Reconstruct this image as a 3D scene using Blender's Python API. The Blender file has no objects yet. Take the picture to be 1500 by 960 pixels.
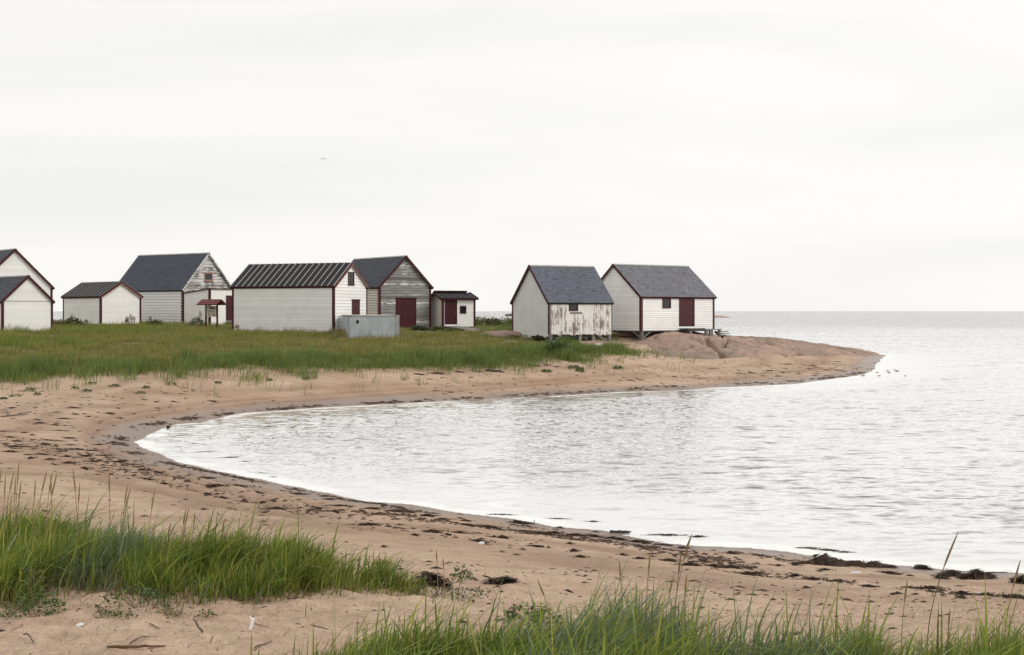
import bpy, bmesh, math, random
import numpy as np
from mathutils import Vector, Matrix

random.seed(7)
RNG = np.random.default_rng(11)
SC = bpy.context.scene
COL = SC.collection

# ------------------------------------------------------------------ camera, sky, sun, exposure
F, CX, HZ, CH = 2000.0, 750.0, 456.0, 4.3      # focal length and horizon in photo pixels, eye height (m)
cam_d = bpy.data.cameras.new('camera')
cam_d.sensor_width = 36.0
cam_d.lens = 36.0 * F / 1500.0
cam_d.shift_y = -24.0 / 1500.0
cam_d.clip_end = 60000.0
cam_d.clip_start = 0.1
cam = bpy.data.objects.new('camera', cam_d)
cam.location = (0, 0, CH)
cam.rotation_euler = (math.radians(90), 0, 0)
COL.objects.link(cam)
SC.camera = cam

SUN_AZ, SUN_EL = math.radians(-14), math.radians(42)    # azimuth from +X towards +Y
world = bpy.data.worlds.new('World')
SC.world = world
world.use_nodes = True
wn, wl = world.node_tree.nodes, world.node_tree.links
bg = wn['Background']
sky = wn.new('ShaderNodeTexSky')
sky.sky_type = 'NISHITA'
sky.sun_disc = False
sky.sun_elevation = SUN_EL
sky.sun_rotation = math.pi / 2 - SUN_AZ
tc = wn.new('ShaderNodeTexCoord')
mp = wn.new('ShaderNodeMapping')
mp.inputs['Scale'].default_value = (0.9, 0.9, 6.5)
mp.inputs['Rotation'].default_value = (0.05, 0.03, 0.4)
mp.inputs['Location'].default_value = (0.3, 0.1, 2.35)
ns = wn.new('ShaderNodeTexNoise')
ns.inputs['Scale'].default_value = 2.1
ns.inputs['Detail'].default_value = 5.0
ns.inputs['Roughness'].default_value = 0.5
ns.inputs['Distortion'].default_value = 0.5
cr = wn.new('ShaderNodeValToRGB')
cr.color_ramp.elements[0].position = 0.30
cr.color_ramp.elements[0].color = (9.4, 9.35, 9.22, 1)
cr.color_ramp.elements[1].position = 0.53
cr.color_ramp.elements[1].color = (10.3, 10.12, 9.78, 1)
mx = wn.new('ShaderNodeMixRGB')
mx.inputs[0].default_value = 0.94
wl.new(tc.outputs['Generated'], mp.inputs['Vector'])
wl.new(mp.outputs[0], ns.inputs['Vector'])
wl.new(ns.outputs['Fac'], cr.inputs[0])
wl.new(sky.outputs[0], mx.inputs[1])
dp = wn.new('ShaderNodeVectorMath'); dp.operation = 'DOT_PRODUCT'; wl.new(tc.outputs['Generated'], dp.inputs[0]); dp.inputs[1].default_value = (.95, -.1, .3)
gm = wn.new('ShaderNodeMapRange'); wl.new(dp.outputs['Value'], gm.inputs[0]); gm.inputs[1].default_value = -.6; gm.inputs[2].default_value = .8; gm.inputs[3].default_value = .955; gm.inputs[4].default_value = 1.05
gv = wn.new('ShaderNodeVectorMath'); gv.operation = 'SCALE'; wl.new(cr.outputs[0], gv.inputs[0]); wl.new(gm.outputs[0], gv.inputs['Scale'])
wl.new(gv.outputs[0], mx.inputs[2])
wl.new(mx.outputs[0], bg.inputs['Color'])
bg.inputs['Strength'].default_value = 0.1

sun_d = bpy.data.lights.new('sun', 'SUN')
sun_d.energy = 1.5
sun_d.angle = math.radians(22)
sun_d.color = (1.0, 0.95, 0.88)
sun = bpy.data.objects.new('sun', sun_d)
sv = Vector((math.cos(SUN_EL) * math.cos(SUN_AZ), math.cos(SUN_EL) * math.sin(SUN_AZ), math.sin(SUN_EL)))
sun.rotation_euler = sv.to_track_quat('Z', 'Y').to_euler()
sun.location = (60, 0, 80)
COL.objects.link(sun)

SC.view_settings.view_transform = 'Standard'
SC.view_settings.look = 'None'
SC.view_settings.gamma = 1.0
SC.view_settings.exposure = 0.0
SC.render.film_transparent = False
try:
    SC.cycles.max_bounces = 6
    SC.cycles.diffuse_bounces = 3
    SC.cycles.glossy_bounces = 3
    SC.cycles.transmission_bounces = 4
except Exception:
    pass

# ------------------------------------------------------------------ helpers
def P(px, py, d):
    return (d * (px - CX) / F, d, CH - d * (py - HZ) / F)

def PZ(px, py, z):
    return P(px, py, (CH - z) * F / (py - HZ))

def hash2(ix, iy, seed):
    h = (ix * 374761393 + iy * 668265263 + seed * 1442695041) & 0x7fffffff
    h = ((h ^ (h >> 13)) * 1274126177) & 0x7fffffff
    h = h ^ (h >> 16)
    return (h & 0xffff) / 65535.0

def vnoise(x, y, seed=0):
    x = np.asarray(x, float); y = np.asarray(y, float)
    x0 = np.floor(x).astype(np.int64); y0 = np.floor(y).astype(np.int64)
    fx = x - x0; fy = y - y0
    fx = fx * fx * (3 - 2 * fx); fy = fy * fy * (3 - 2 * fy)
    a = hash2(x0, y0, seed); b = hash2(x0 + 1, y0, seed)
    c = hash2(x0, y0 + 1, seed); d = hash2(x0 + 1, y0 + 1, seed)
    return (a * (1 - fx) + b * fx) * (1 - fy) + (c * (1 - fx) + d * fx) * fy

def fbm(x, y, seed=0, octv=4, gain=0.5):
    s = 0.0; a = 1.0; t = 0.0
    x = np.asarray(x, float); y = np.asarray(y, float)
    for o in range(octv):
        s = s + a * vnoise(x * 2 ** o + 17.3 * o, y * 2 ** o - 9.1 * o, seed + o)
        t += a; a *= gain
    return s / t                                      # 0..1

def sstep(a, b, x):
    t = np.clip((x - a) / (b - a), 0, 1)
    return t * t * (3 - 2 * t)

def seg_dist(x, y, pts, closed):
    best = np.full(x.shape, 1e18)
    n = len(pts)
    for i in range(n if closed else n - 1):
        ax, ay = pts[i]; bx, by = pts[(i + 1) % n]
        dx, dy = bx - ax, by - ay
        L2 = dx * dx + dy * dy + 1e-12
        t = np.clip(((x - ax) * dx + (y - ay) * dy) / L2, 0, 1)
        q = (x - ax - t * dx) ** 2 + (y - ay - t * dy) ** 2
        best = np.minimum(best, q)
    return np.sqrt(best)

def inside(x, y, pts):
    c = np.zeros(x.shape, bool)
    n = len(pts)
    for i in range(n):
        ax, ay = pts[i]; bx, by = pts[(i + 1) % n]
        if ay == by:
            continue
        cond = ((ay > y) != (by > y)) & (x < (bx - ax) * (y - ay) / (by - ay) + ax)
        c ^= cond
    return c

def sdf(x, y, pts):
    d = seg_dist(x, y, pts, True)
    return np.where(inside(x, y, pts), d, -d)

def mesh_np(name, verts, faces=None, quads=None, tris=None, smooth=False):
    """fast mesh from arrays: quads (n,4) or tris (n,3)"""
    me = bpy.data.meshes.new(name)
    verts = np.asarray(verts, np.float32)
    me.vertices.add(len(verts))
    me.vertices.foreach_set('co', verts.ravel())
    loops = []; starts = []; tot = 0; sizes = []
    if quads is not None and len(quads):
        quads = np.asarray(quads, np.int32)
        loops.append(quads.ravel()); starts.append(tot + 4 * np.arange(len(quads))); sizes.append(np.full(len(quads), 4)); tot += quads.size
    if tris is not None and len(tris):
        tris = np.asarray(tris, np.int32)
        loops.append(tris.ravel()); starts.append(tot + 3 * np.arange(len(tris))); sizes.append(np.full(len(tris), 3)); tot += tris.size
    loops = np.concatenate(loops).astype(np.int32); starts = np.concatenate(starts).astype(np.int32)
    me.loops.add(len(loops)); me.loops.foreach_set('vertex_index', loops)
    me.polygons.add(len(starts)); me.polygons.foreach_set('loop_start', starts)
    me.polygons.foreach_set('loop_total', np.concatenate(sizes).astype(np.int32))
    if smooth:
        me.polygons.foreach_set('use_smooth', np.ones(len(starts), bool))
    me.update(calc_edges=True)
    me.validate()
    return me

def fattr(me, name, vals):
    a = me.attributes.new(name, 'FLOAT', 'POINT')
    a.data.foreach_set('value', np.asarray(vals, np.float32).ravel())

def cattr(me, name, rgb):
    a = me.attributes.new(name, 'FLOAT_COLOR', 'POINT')
    rgb = np.asarray(rgb, np.float32)
    rgba = np.ones((len(rgb), 4), np.float32); rgba[:, :3] = rgb
    a.data.foreach_set('color', rgba.ravel())

def link(name, me, mat=None, parent=None, label=None, cat=None, group=None, kind=None):
    o = bpy.data.objects.new(name, me)
    COL.objects.link(o)
    if mat is not None and me is not None and len(me.materials) == 0:
        me.materials.append(mat)
    if parent is not None:
        o.parent = parent
    tag(o, label, cat, group, kind)
    return o

def tag(o, label=None, cat=None, group=None, kind=None):
    if label: o['label'] = label
    if cat: o['category'] = cat
    if group: o['group'] = group
    if kind: o['kind'] = kind
    return o

def empty(name, loc, rz=0.0, label=None, cat=None, group=None):
    o = bpy.data.objects.new(name, None)
    o.empty_display_size = 0.3
    COL.objects.link(o)
    o.location = loc; o.rotation_euler = (0, 0, rz)
    return tag(o, label, cat, group)

class MB:
    """collects hexahedra, tubes and sheets; build() links them as one mesh object"""
    def __init__(s):
        s.v = []; s.f = []
    def hexa(s, c):
        """8 corners: bottom ring 0-3, top ring 4-7"""
        n = len(s.v); s.v += [tuple(p) for p in c]
        s.f += [(n, n + 3, n + 2, n + 1), (n + 4, n + 5, n + 6, n + 7), (n, n + 1, n + 5, n + 4),
                (n + 1, n + 2, n + 6, n + 5), (n + 2, n + 3, n + 7, n + 6), (n + 3, n, n + 4, n + 7)]
        return s
    def box(s, x0, x1, y0, y1, z0, z1):
        return s.hexa([(x0, y0, z0), (x1, y0, z0), (x1, y1, z0), (x0, y1, z0),
                       (x0, y0, z1), (x1, y0, z1), (x1, y1, z1), (x0, y1, z1)])
    def beam(s, a, b, w, h, up=(0, 0, 1)):
        a = Vector(a); b = Vector(b); d = (b - a).normalized(); up = Vector(up)
        sx = d.cross(up)
        if sx.length < 1e-4: sx = d.cross(Vector((1, 0, 0)))
        sx.normalize(); uz = sx.cross(d).normalized()
        sx *= w / 2; uz *= h / 2
        return s.hexa([a - sx - uz, a + sx - uz, b + sx - uz, b - sx - uz, a - sx + uz, a + sx + uz, b + sx + uz, b - sx + uz])
    def tube(s, pts, rad, n=7, cap=True):
        pts = [Vector(p) for p in pts]
        if not hasattr(rad, '__len__'): rad = [rad] * len(pts)
        base = len(s.v)
        for i, p in enumerate(pts):
            d = (pts[min(i + 1, len(pts) - 1)] - pts[max(i - 1, 0)]).normalized()
            u = d.cross(Vector((0.13, 0.2, 0.97)))
            if u.length < 1e-3: u = d.cross(Vector((1, 0, 0)))
            u.normalize(); w = d.cross(u)
            for k in range(n):
                t = 2 * math.pi * k / n
                s.v.append(tuple(p + (u * math.cos(t) + w * math.sin(t)) * rad[i]))
        for i in range(len(pts) - 1):
            for k in range(n):
                a = base + i * n + k; b = base + i * n + (k + 1) % n
                s.f.append((a, b, b + n, a + n))
        if cap:
            s.f.append(tuple(base + k for k in range(n))[::-1])
            e = base + (len(pts) - 1) * n
            s.f.append(tuple(e + k for k in range(n)))
        return s
    def face(s, pts):
        n = len(s.v); s.v += [tuple(p) for p in pts]; s.f.append(tuple(range(n, n + len(pts)))); return s
    def mesh(s, name, smooth=False):
        me = bpy.data.meshes.new(name)
        me.from_pydata(s.v, [], s.f)
        bm = bmesh.new(); bm.from_mesh(me)
        bmesh.ops.recalc_face_normals(bm, faces=bm.faces[:])
        bm.to_mesh(me); bm.free()
        if smooth:
            for p in me.polygons: p.use_smooth = True
        me.update()
        return me
    def build(s, name, mat, parent=None, smooth=False, **kw):
        return link(name, s.mesh(name, smooth), mat, parent, **kw)

# ------------------------------------------------------------------ materials
MATS = {}
def new_mat(name):
    m = bpy.data.materials.new(name); m.use_nodes = True
    nt = m.node_tree
    b = nt.nodes['Principled BSDF']
    MATS[name] = m
    return m, nt.nodes, nt.links, b

def N(nodes, kind, **inp):
    n = nodes.new(kind)
    for k, v in inp.items():
        n.inputs[k].default_value = v
    return n

def mixrgb(nodes, links, fac, a, b, mode='MIX'):
    m = nodes.new('ShaderNodeMixRGB'); m.blend_type = mode
    for i, val in ((0, fac), (1, a), (2, b)):
        if hasattr(val, 'is_output') or hasattr(val, 'links'):
            links.new(val, m.inputs[i])
        elif i == 0:
            m.inputs[0].default_value = val
        else:
            m.inputs[i].default_value = (*val, 1) if len(val) == 3 else val
    return m.outputs[0]

def ramp(nodes, links, src, p0, p1, c0=(0, 0, 0), c1=(1, 1, 1)):
    r = nodes.new('ShaderNodeValToRGB')
    r.color_ramp.elements[0].position = p0; r.color_ramp.elements[0].color = (*c0, 1)
    r.color_ramp.elements[1].position = p1; r.color_ramp.elements[1].color = (*c1, 1)
    links.new(src, r.inputs[0])
    return r.outputs[0]

def noise(nodes, links, scale, detail=4, rough=0.55, stretch=None, coord='Object', vec=None):
    t = nodes.new('ShaderNodeTexCoord')
    src = vec if vec is not None else t.outputs[coord]
    if stretch:
        mpn = nodes.new('ShaderNodeMapping'); mpn.inputs['Scale'].default_value = stretch
        links.new(src, mpn.inputs['Vector']); src = mpn.outputs[0]
    n = nodes.new('ShaderNodeTexNoise')
    n.inputs['Scale'].default_value = scale; n.inputs['Detail'].default_value = detail
    n.inputs['Roughness'].default_value = rough
    links.new(src, n.inputs['Vector'])
    return n.outputs['Fac']

def bump(nodes, links, bsdf, height, strength=0.5, dist=0.02):
    b = nodes.new('ShaderNodeBump')
    b.inputs['Strength'].default_value = strength; b.inputs['Distance'].default_value = dist
    links.new(height, b.inputs['Height']); links.new(b.outputs[0], bsdf.inputs['Normal'])
    return b

def simple(name, col, rough=0.7, var=0.25, scale=6.0, stretch=None, spec=0.3, bmp=0.3, col2=None, objvar=0.0):
    m, n, l, b = new_mat(name)
    f = noise(n, l, scale, 5, 0.6, stretch)
    c2 = col2 if col2 else tuple(c * (1 - var) for c in col)
    c = mixrgb(n, l, ramp(n, l, f, 0.35, 0.68), col, c2)
    if objvar:
        oi = n.new('ShaderNodeObjectInfo')
        c = mixrgb(n, l, 1.0, c, ramp(n, l, oi.outputs['Random'], 0, 1, (1 - objvar,) * 3, (1 + objvar * .3,) * 3), 'MULTIPLY')
    l.new(c, b.inputs['Base Color'])
    b.inputs['Roughness'].default_value = rough
    b.inputs['Specular IOR Level'].default_value = spec
    if bmp: bump(n, l, b, f, bmp, 0.01)
    return m

def paint(name, col, dirt=(0.33, 0.31, 0.28), dirt_amt=0.35, peel=0.0, wood=(0.23, 0.21, 0.19), vertical=False, objvar=0.08, gloss=0.6, peel_scale=1.0):
    """painted boards: large soft dirt, optional flaking that bares grey wood along the grain"""
    m, n, l, b = new_mat(name)
    f = noise(n, l, 0.9, 4, 0.6)
    g = noise(n, l, 5.0, 5, 0.65, (1, 1, 0.35))
    c = mixrgb(n, l, ramp(n, l, f, 0.42, 0.8, (0, 0, 0), (dirt_amt,) * 3), col, dirt)
    c = mixrgb(n, l, ramp(n, l, g, 0.5, 0.85, (0, 0, 0), (dirt_amt * .7,) * 3), c, dirt)
    oi = n.new('ShaderNodeObjectInfo')
    if objvar:
        c = mixrgb(n, l, 1.0, c, ramp(n, l, oi.outputs['Random'], 0, 1, (1 - objvar,) * 3, (1.0,) * 3), 'MULTIPLY')
    if peel:
        st = (7, 7, 0.8) if vertical else (0.9, 0.9, 9)
        p1 = noise(n, l, 1.5 * peel_scale, 6, 0.68, st)
        p2 = noise(n, l, 0.7, 2, 0.5)
        add = n.new('ShaderNodeMath'); add.operation = 'MULTIPLY_ADD'
        l.new(p2, add.inputs[0]); add.inputs[1].default_value = 0.45
        l.new(p1, add.inputs[2])
        add2 = n.new('ShaderNodeMath'); add2.operation = 'MULTIPLY_ADD'
        l.new(oi.outputs['Random'], add2.inputs[0]); add2.inputs[1].default_value = 0.16
        l.new(add.outputs[0], add2.inputs[2])
        k = 0.98 - 0.30 * peel
        mask = ramp(n, l, add2.outputs[0], k, k + 0.05)
        gr = noise(n, l, 9, 4, 0.6, (1, 1, 0.06) if vertical else (0.1, 0.1, 2))
        wd = mixrgb(n, l, ramp(n, l, gr, 0.35, 0.7), wood, tuple(x * .5 for x in wood))
        c = mixrgb(n, l, mask, c, wd)
        bump(n, l, b, mask, 0.4, 0.004).invert = True
    l.new(c, b.inputs['Base Color'])
    b.inputs['Roughness'].default_value = gloss
    b.inputs['Specular IOR Level'].default_value = 0.3
    return m

WHITE = paint('white_paint', (0.87, 0.865, 0.85), dirt_amt=0.14)
WHITE2 = paint('white_paint_weathered', (0.74, 0.73, 0.71), dirt_amt=0.45, peel=0.55, objvar=0.2)
WHITEG = paint('grey_white_render', (0.66, 0.66, 0.645), dirt_amt=0.25, objvar=0)
CREAM = paint('cream_paint', (0.72, 0.66, 0.58), dirt_amt=0.25)
CREAM2 = paint('pale_cream_paint', (0.86, 0.82, 0.75), dirt_amt=0.1)
BARE = paint('flaking_white_paint', (0.62, 0.61, 0.59), dirt_amt=0.5, peel=1.02, wood=(0.29, 0.285, 0.28), objvar=0.25)
PEELV = paint('peeling_white_paint', (0.78, 0.77, 0.74), dirt_amt=0.2, peel=0.44, wood=(0.25, 0.19, 0.16), vertical=True, objvar=0.06, peel_scale=1.9)
RED = simple('oxblood_paint', (0.070, 0.011, 0.016), 0.5, 0.35, 3, None, 0.3, 0.1)
REDF = simple('faded_red_paint', (0.085, 0.022, 0.024), 0.65, 0.4, 3, None, 0.3, 0.1)
PINKT = simple('faded_pink_trim', (0.38, 0.24, 0.20), 0.7, 0.35, 4)
WOOD = simple('grey_weathered_wood', (0.26, 0.245, 0.23), 0.8, 0.45, 4, (1, 8, 8), 0.2, 0.5, objvar=0.3)
DARKWOOD = simple('dark_wood_and_gap_shade', (0.055, 0.05, 0.048), 0.8, 0.4, 4)  # dark wood; as wall core it also paints the shade between boards
TAR = simple('tarred_roof', (0.022, 0.022, 0.027), 0.75, 0.3, 5, None, 0.25, 0.3)
BATTEN_L = simple('silvered_batten', (0.42, 0.40, 0.38), 0.6, 0.3, 5)
BATTEN_D = simple('grey_batten', (0.24, 0.235, 0.23), 0.6, 0.3, 5)
BATTEN_F = simple('dark_batten', (0.07, 0.07, 0.075), 0.6, 0.3, 5)
RIDGE = simple('pale_ridge_cap', (0.45, 0.43, 0.40), 0.6, 0.3, 5)
STEEL = simple('galvanised_steel', (0.42, 0.465, 0.485), 0.6, 0.3, 2.2, (1, 1, 0.5), 0.5, 0.05)
STEELD = simple('dull_steel', (0.20, 0.205, 0.215), 0.55, 0.3, 2.2, None, 0.5, 0.05)
PLASTER = simple('white_plastic', (0.8, 0.8, 0.8), 0.4, 0.1)
BLACK = simple('black_rubber', (0.012, 0.012, 0.013), 0.5, 0.3)
STONE = simple('foundation_stone', (0.12, 0.105, 0.095), 0.9, 0.5, 4)
DRIFT = simple('driftwood', (0.24, 0.15, 0.085), 0.8, 0.55, 5, (1, 6, 6), 0.2, 0.6)
DRIFTG = simple('silver_driftwood', (0.20, 0.165, 0.14), 0.8, 0.55, 5, (1, 6, 6), 0.2, 0.6)
KELP = simple('dried_seaweed', (0.068, 0.040, 0.026), 0.75, 0.6, 14, None, 0.2, 0.8, col2=(0.022, 0.015, 0.012))
PEBBLE = simple('pebble_stone', (0.20, 0.15, 0.10), 0.8, 0.5, 7)
STALK = simple('dry_grass_stalk', (0.30, 0.20, 0.11), 0.8, 0.3, 20)
SEED = simple('dry_seed_head', (0.33, 0.23, 0.12), 0.9, 0.4, 60, None, 0.1, 0.6)
DOCK = simple('rust_dock_seed', (0.14, 0.05, 0.03), 0.9, 0.4, 40)

m, n, l, b = new_mat('window_glass')
b.inputs['Base Color'].default_value = (0.018, 0.02, 0.024, 1); b.inputs['Roughness'].default_value = 0.08
b.inputs['Specular IOR Level'].default_value = 0.5
f = noise(n, l, 3, 2); bump(n, l, b, f, 0.1, 0.01)
GLASS = m

def attr_mat(name, attr='tint', rough=0.75, spec=0.2, transl=0.0, sheen=False):
    m, n, l, b = new_mat(name)
    a = n.new('ShaderNodeAttribute'); a.attribute_name = attr
    l.new(a.outputs['Color'], b.inputs['Base Color'])
    b.inputs['Roughness'].default_value = rough; b.inputs['Specular IOR Level'].default_value = spec
    if transl:
        t = n.new('ShaderNodeBsdfTranslucent'); l.new(a.outputs['Color'], t.inputs['Color'])
        ms = n.new('ShaderNodeMixShader'); ms.inputs[0].default_value = transl
        l.new(b.outputs[0], ms.inputs[1]); l.new(t.outputs[0], ms.inputs[2])
        l.new(ms.outputs[0], n['Material Output'].inputs['Surface'])
    return m
SHINGLE = attr_mat('slate_shingle', rough=0.7, spec=0.3)
GRASSM = attr_mat('grass_blade', rough=0.55, spec=0.25, transl=0.38)
LEAFM = attr_mat('plant_leaf', rough=0.55, spec=0.3, transl=0.2)
BITSM = attr_mat('seaweed_scrap', rough=0.8, spec=0.2)

# ------------------------------------------------------------------ terrain
def pz(px, py):                      # point on the water line (z = 0)
    p = PZ(px, py, 0.0); return (p[0], p[1])
shore_px = [(1500, 839), (1440, 837), (1350, 831), (1250, 823), (1150, 808), (1097, 803), (1017, 799), (977, 795), (923, 784),
            (883, 777), (817, 772), (750, 760), (670, 750), (603, 739), (537, 734), (489, 723), (450, 717), (400, 707), (350, 696),
            (300, 687), (267, 676), (233, 665), (210, 656), (201, 648), (217, 638), (233, 629), (260, 622), (300, 618), (333, 610),
            (360, 605), (400, 602.5), (467, 597.5), (600, 591), (700, 585.5), (800, 581), (900, 575), (1000, 572), (1047, 568),
            (1100, 566), (1164, 563), (1200, 558), (1240, 553), (1268, 549), (1282, 541), (1284, 534), (1288, 527)]
SHORE = [pz(*p) for p in shore_px]
SHORE = [(420, -40), (90, 9), (40, 15.5), (20, 19)] + SHORE + [(36.5, 133), (33, 140), (24, 145), (14, 148), (4, 152), (-20, 162), (-60, 178), (-150, 200), (-460, 230)]
LAND = SHORE + [(-460, -300), (420, -300)]

ctrl = [P(*c) for c in [
    (0, 565, 62), (200, 560, 62), (400, 552, 65), (560, 550, 70.5), (780, 541, 78), (925, 522, 88),
    (-60, 600, 53), (100, 600, 53), (-60, 640, 42), (60, 645, 41), (-40, 700, 30), (150, 700, 30),
    (-60, 760, 23), (200, 760, 23.5), (400, 765, 22.5), (600, 800, 18.5), (900, 830, 17), (1300, 872, 15.2), (1560, 885, 14.8),
    (0, 520, 77), (200, 518, 78), (400, 515, 81), (600, 514, 83), (750, 512, 88), (40, 489, 99), (-80, 489, 99), (150, 477, 125), (260, 477, 131), (20, 484, 109),
    (430, 490, 105), (540, 498, 93), (600, 483, 118), (680, 485, 121), (750, 494, 103), (804, 504.5, 99.5), (897, 505, 102),
    (940, 503, 103.5), (985, 491.5, 104.5), (1015, 489.5, 104.5), (1047, 491, 108), (1000, 526, 95.5), (1060, 526, 96.5), (940, 520, 95),
    (1080, 501, 116), (1150, 504, 122), (1200, 509, 125), (1250, 514, 127), (1000, 546, 86), (1200, 531, 105), (1130, 522, 108), (720, 476, 128), (640, 476, 132)]]
ctrl += [(-8, 12, 1.85), (-5, 12.5, 1.9), (-2, 12.3, 1.85), (0, 12.5, 1.62), (3, 11.5, 1.68), (6, 10.6, 1.62), (9, 10, 1.5),
         (-8, 9, 1.9), (-4, 9.5, 1.88), (0, 9, 1.9), (4, 8.8, 1.85), (8, 8, 1.7), (0, 0, 2.25), (-25, 0, 2.2), (20, -5, 1.9), (-25, 14, 1.8), (-60, 20, 1.8),
         (0, -40, 2.3), (-60, -40, 2.3), (-60, 60, 1.5), (-120, 80, 2.0), (-90, 120, 3.0), (-55, 150, 3.05), (-25, 145, 3.05), (-3, 140, 2.6), (-200, 0, 2.2), (12, 120, 2.1), (20, 128, 1.8)]
ctrl += [(x, y, 0.03) for (x, y) in SHORE[4:-6:2]]
ctrl = np.array(ctrl, float)
SCL = 20.0
def _phi(r2):
    r2 = np.maximum(r2, 1e-12); return 0.5 * r2 * np.log(r2)
_c = ctrl[:, :2] / SCL
_A = _phi(((_c[:, None] - _c[None]) ** 2).sum(-1)) + np.eye(len(_c)) * 2e-4
_Pm = np.c_[np.ones(len(_c)), _c]
_M = np.block([[_A, _Pm], [_Pm.T, np.zeros((3, 3))]])
_w = np.linalg.solve(_M, np.r_[ctrl[:, 2], 0, 0, 0])

ruts = []                            # wheel tracks along the beach (pixels on the sand)
def _rut(pl, z=0.45):
    q_, _ = hit([(px, py) for px, py, zz in pl], n=500)
    return [(p_[0], p_[1]) for p_ in q_]
track = [(960, 552, .5), (820, 562, .55), (700, 570, .55), (600, 575, .55), (500, 582, .55), (400, 589, .5), (330, 595, .5), (267, 602, .5), (200, 611, .48),
         (155, 622, .45), (132, 637, .42), (140, 655, .42), (183, 673, .42), (233, 690, .42), (300, 712, .45), (380, 733, .5), (480, 757, .6)]
def shore_s(x, y):
    s = sdf(x, y, LAND)
    return s + (fbm(x * 0.8, y * 0.8, 40, 3) - 0.5) * 0.35 * sstep(3, 40, y)

def rbf(x, y):
    out = np.empty(x.shape)
    for i in range(0, x.size, 60000):
        q = np.c_[x.ravel()[i:i + 60000], y.ravel()[i:i + 60000]] / SCL
        d2 = ((q[:, None, :] - _c[None]) ** 2).sum(-1)
        out.ravel()[i:i + 60000] = _phi(d2) @ _w[:-3] + _w[-3] + q @ _w[-2:]
    return out

ROCK = None
def terrain(x, y, detail=True, full=False, lower=True):
    x = np.asarray(x, float); y = np.asarray(y, float)
    s = shore_s(x, y)
    z = np.clip(rbf(x, y), -1.0, 3.6)
    z = np.maximum(z, np.minimum(0.03 * s, 0.5))
    k = 0.15
    up = 0.17 * s
    h = np.clip(0.5 + 0.5 * (up - z) / k, 0, 1)
    zl = up * (1 - h) + z * h - k * h * (1 - h)
    z = np.where(s > 0, np.maximum(zl, 0.02 * s), np.maximum(0.10 * s, -3.0))
    if detail:
        land = sstep(0.5, 3.0, s)
        near = 1 - sstep(25, 70, y)
        z = z + land * ((fbm(x * 0.35, y * 0.35, 3, 4) - 0.5) * 0.16 + (fbm(x * 1.4, y * 1.4, 5, 3) - 0.5) * 0.05)
        z = z + land * near * ((fbm(x * 3.5, y * 3.5, 8, 3) - 0.5) * 0.05)
        dn = 1 - sstep(13, 17, y)
        z = z + dn * ((fbm(x * 6, y * 6, 9, 3) - 0.5) * 0.075)
        for r in ruts:
            dd = seg_dist(x, y, r, False)
            w = 0.22
            prof = -0.055 * np.exp(-(dd / w) ** 2) + 0.03 * np.exp(-((dd - 0.42) / 0.16) ** 2)
            z = z + land * prof * (0.5 + 0.9 * vnoise(x * 1.2, y * 1.2, 77)) * sstep(0.1, 0.6, s)
    if ROCK is not None and lower:
        z = z - 0.45 * sstep(0.4, 2.0, sdf(x, y, ROCK)) * (s > 0)
    if full:
        return z, s
    return z

def hit(pts, d0=7.0, d1=170.0, n=900):
    """where the sight lines through photo pixels meet the ground"""
    pts = np.asarray(pts, float)
    ds = np.geomspace(d0, d1, n)
    X = ds[None] * (pts[:, 0:1] - CX) / F
    Y = np.repeat(ds[None], len(pts), 0)
    ZR = CH - ds[None] * (pts[:, 1:2] - HZ) / F
    T = np.maximum(terrain(X.ravel(), Y.ravel(), False, lower=False).reshape(X.shape), 0.0)
    below = ZR < T
    idx = np.argmax(below, 1)
    idx[~below.any(1)] = n - 1
    ok = below.any(1)
    i0 = np.maximum(idx - 1, 0); r = np.arange(len(pts))
    g0 = ZR[r, i0] - T[r, i0]; g1 = ZR[r, idx] - T[r, idx]
    t = np.clip(g0 / np.maximum(g0 - g1, 1e-9), 0, 1)
    d = ds[i0] * (1 - t) + ds[idx] * t
    x = d * (pts[:, 0] - CX) / F
    z = np.maximum(terrain(x, d), 0.0)
    return np.c_[x, d, z], ok

ruts.append(_rut(track))
ruts.append(_rut([(px + (10 if py > 640 else -6), py - 5 - (py - 550) * 0.03, z) for px, py, z in track]))
ruts.append(_rut([(0, 690, .6), (120, 698, .6), (260, 726, .65), (400, 752, .75), (560, 785, .95)]))
ruts.append(_rut([(0, 676, .55), (120, 684, .55), (260, 711, .6), (400, 741, .7), (560, 770, .85)]))

def gz(x, y):
    return float(terrain(np.array([float(x)]), np.array([float(y)]))[0])

# meadow: outline of the grass behind the beach (edge toward the sand in photo pixels)
medge, _ = hit([(-80, 567), (0, 566), (60, 565), (110, 558), (180, 561), (240, 556), (300, 556), (370, 550), (430, 552), (500, 551), (560, 552), (620, 549), (690, 546), (740, 543),
                (780, 540), (820, 533), (860, 528), (900, 525), (925, 521)])
MEADOW = [(p[0], p[1]) for p in medge]
MEADOW = [(-120, 63)] + MEADOW + [(8.8, 96.5), (8.3, 101), (6, 112), (3, 140), (-20, 155), (-60, 168), (-120, 175)]

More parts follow.
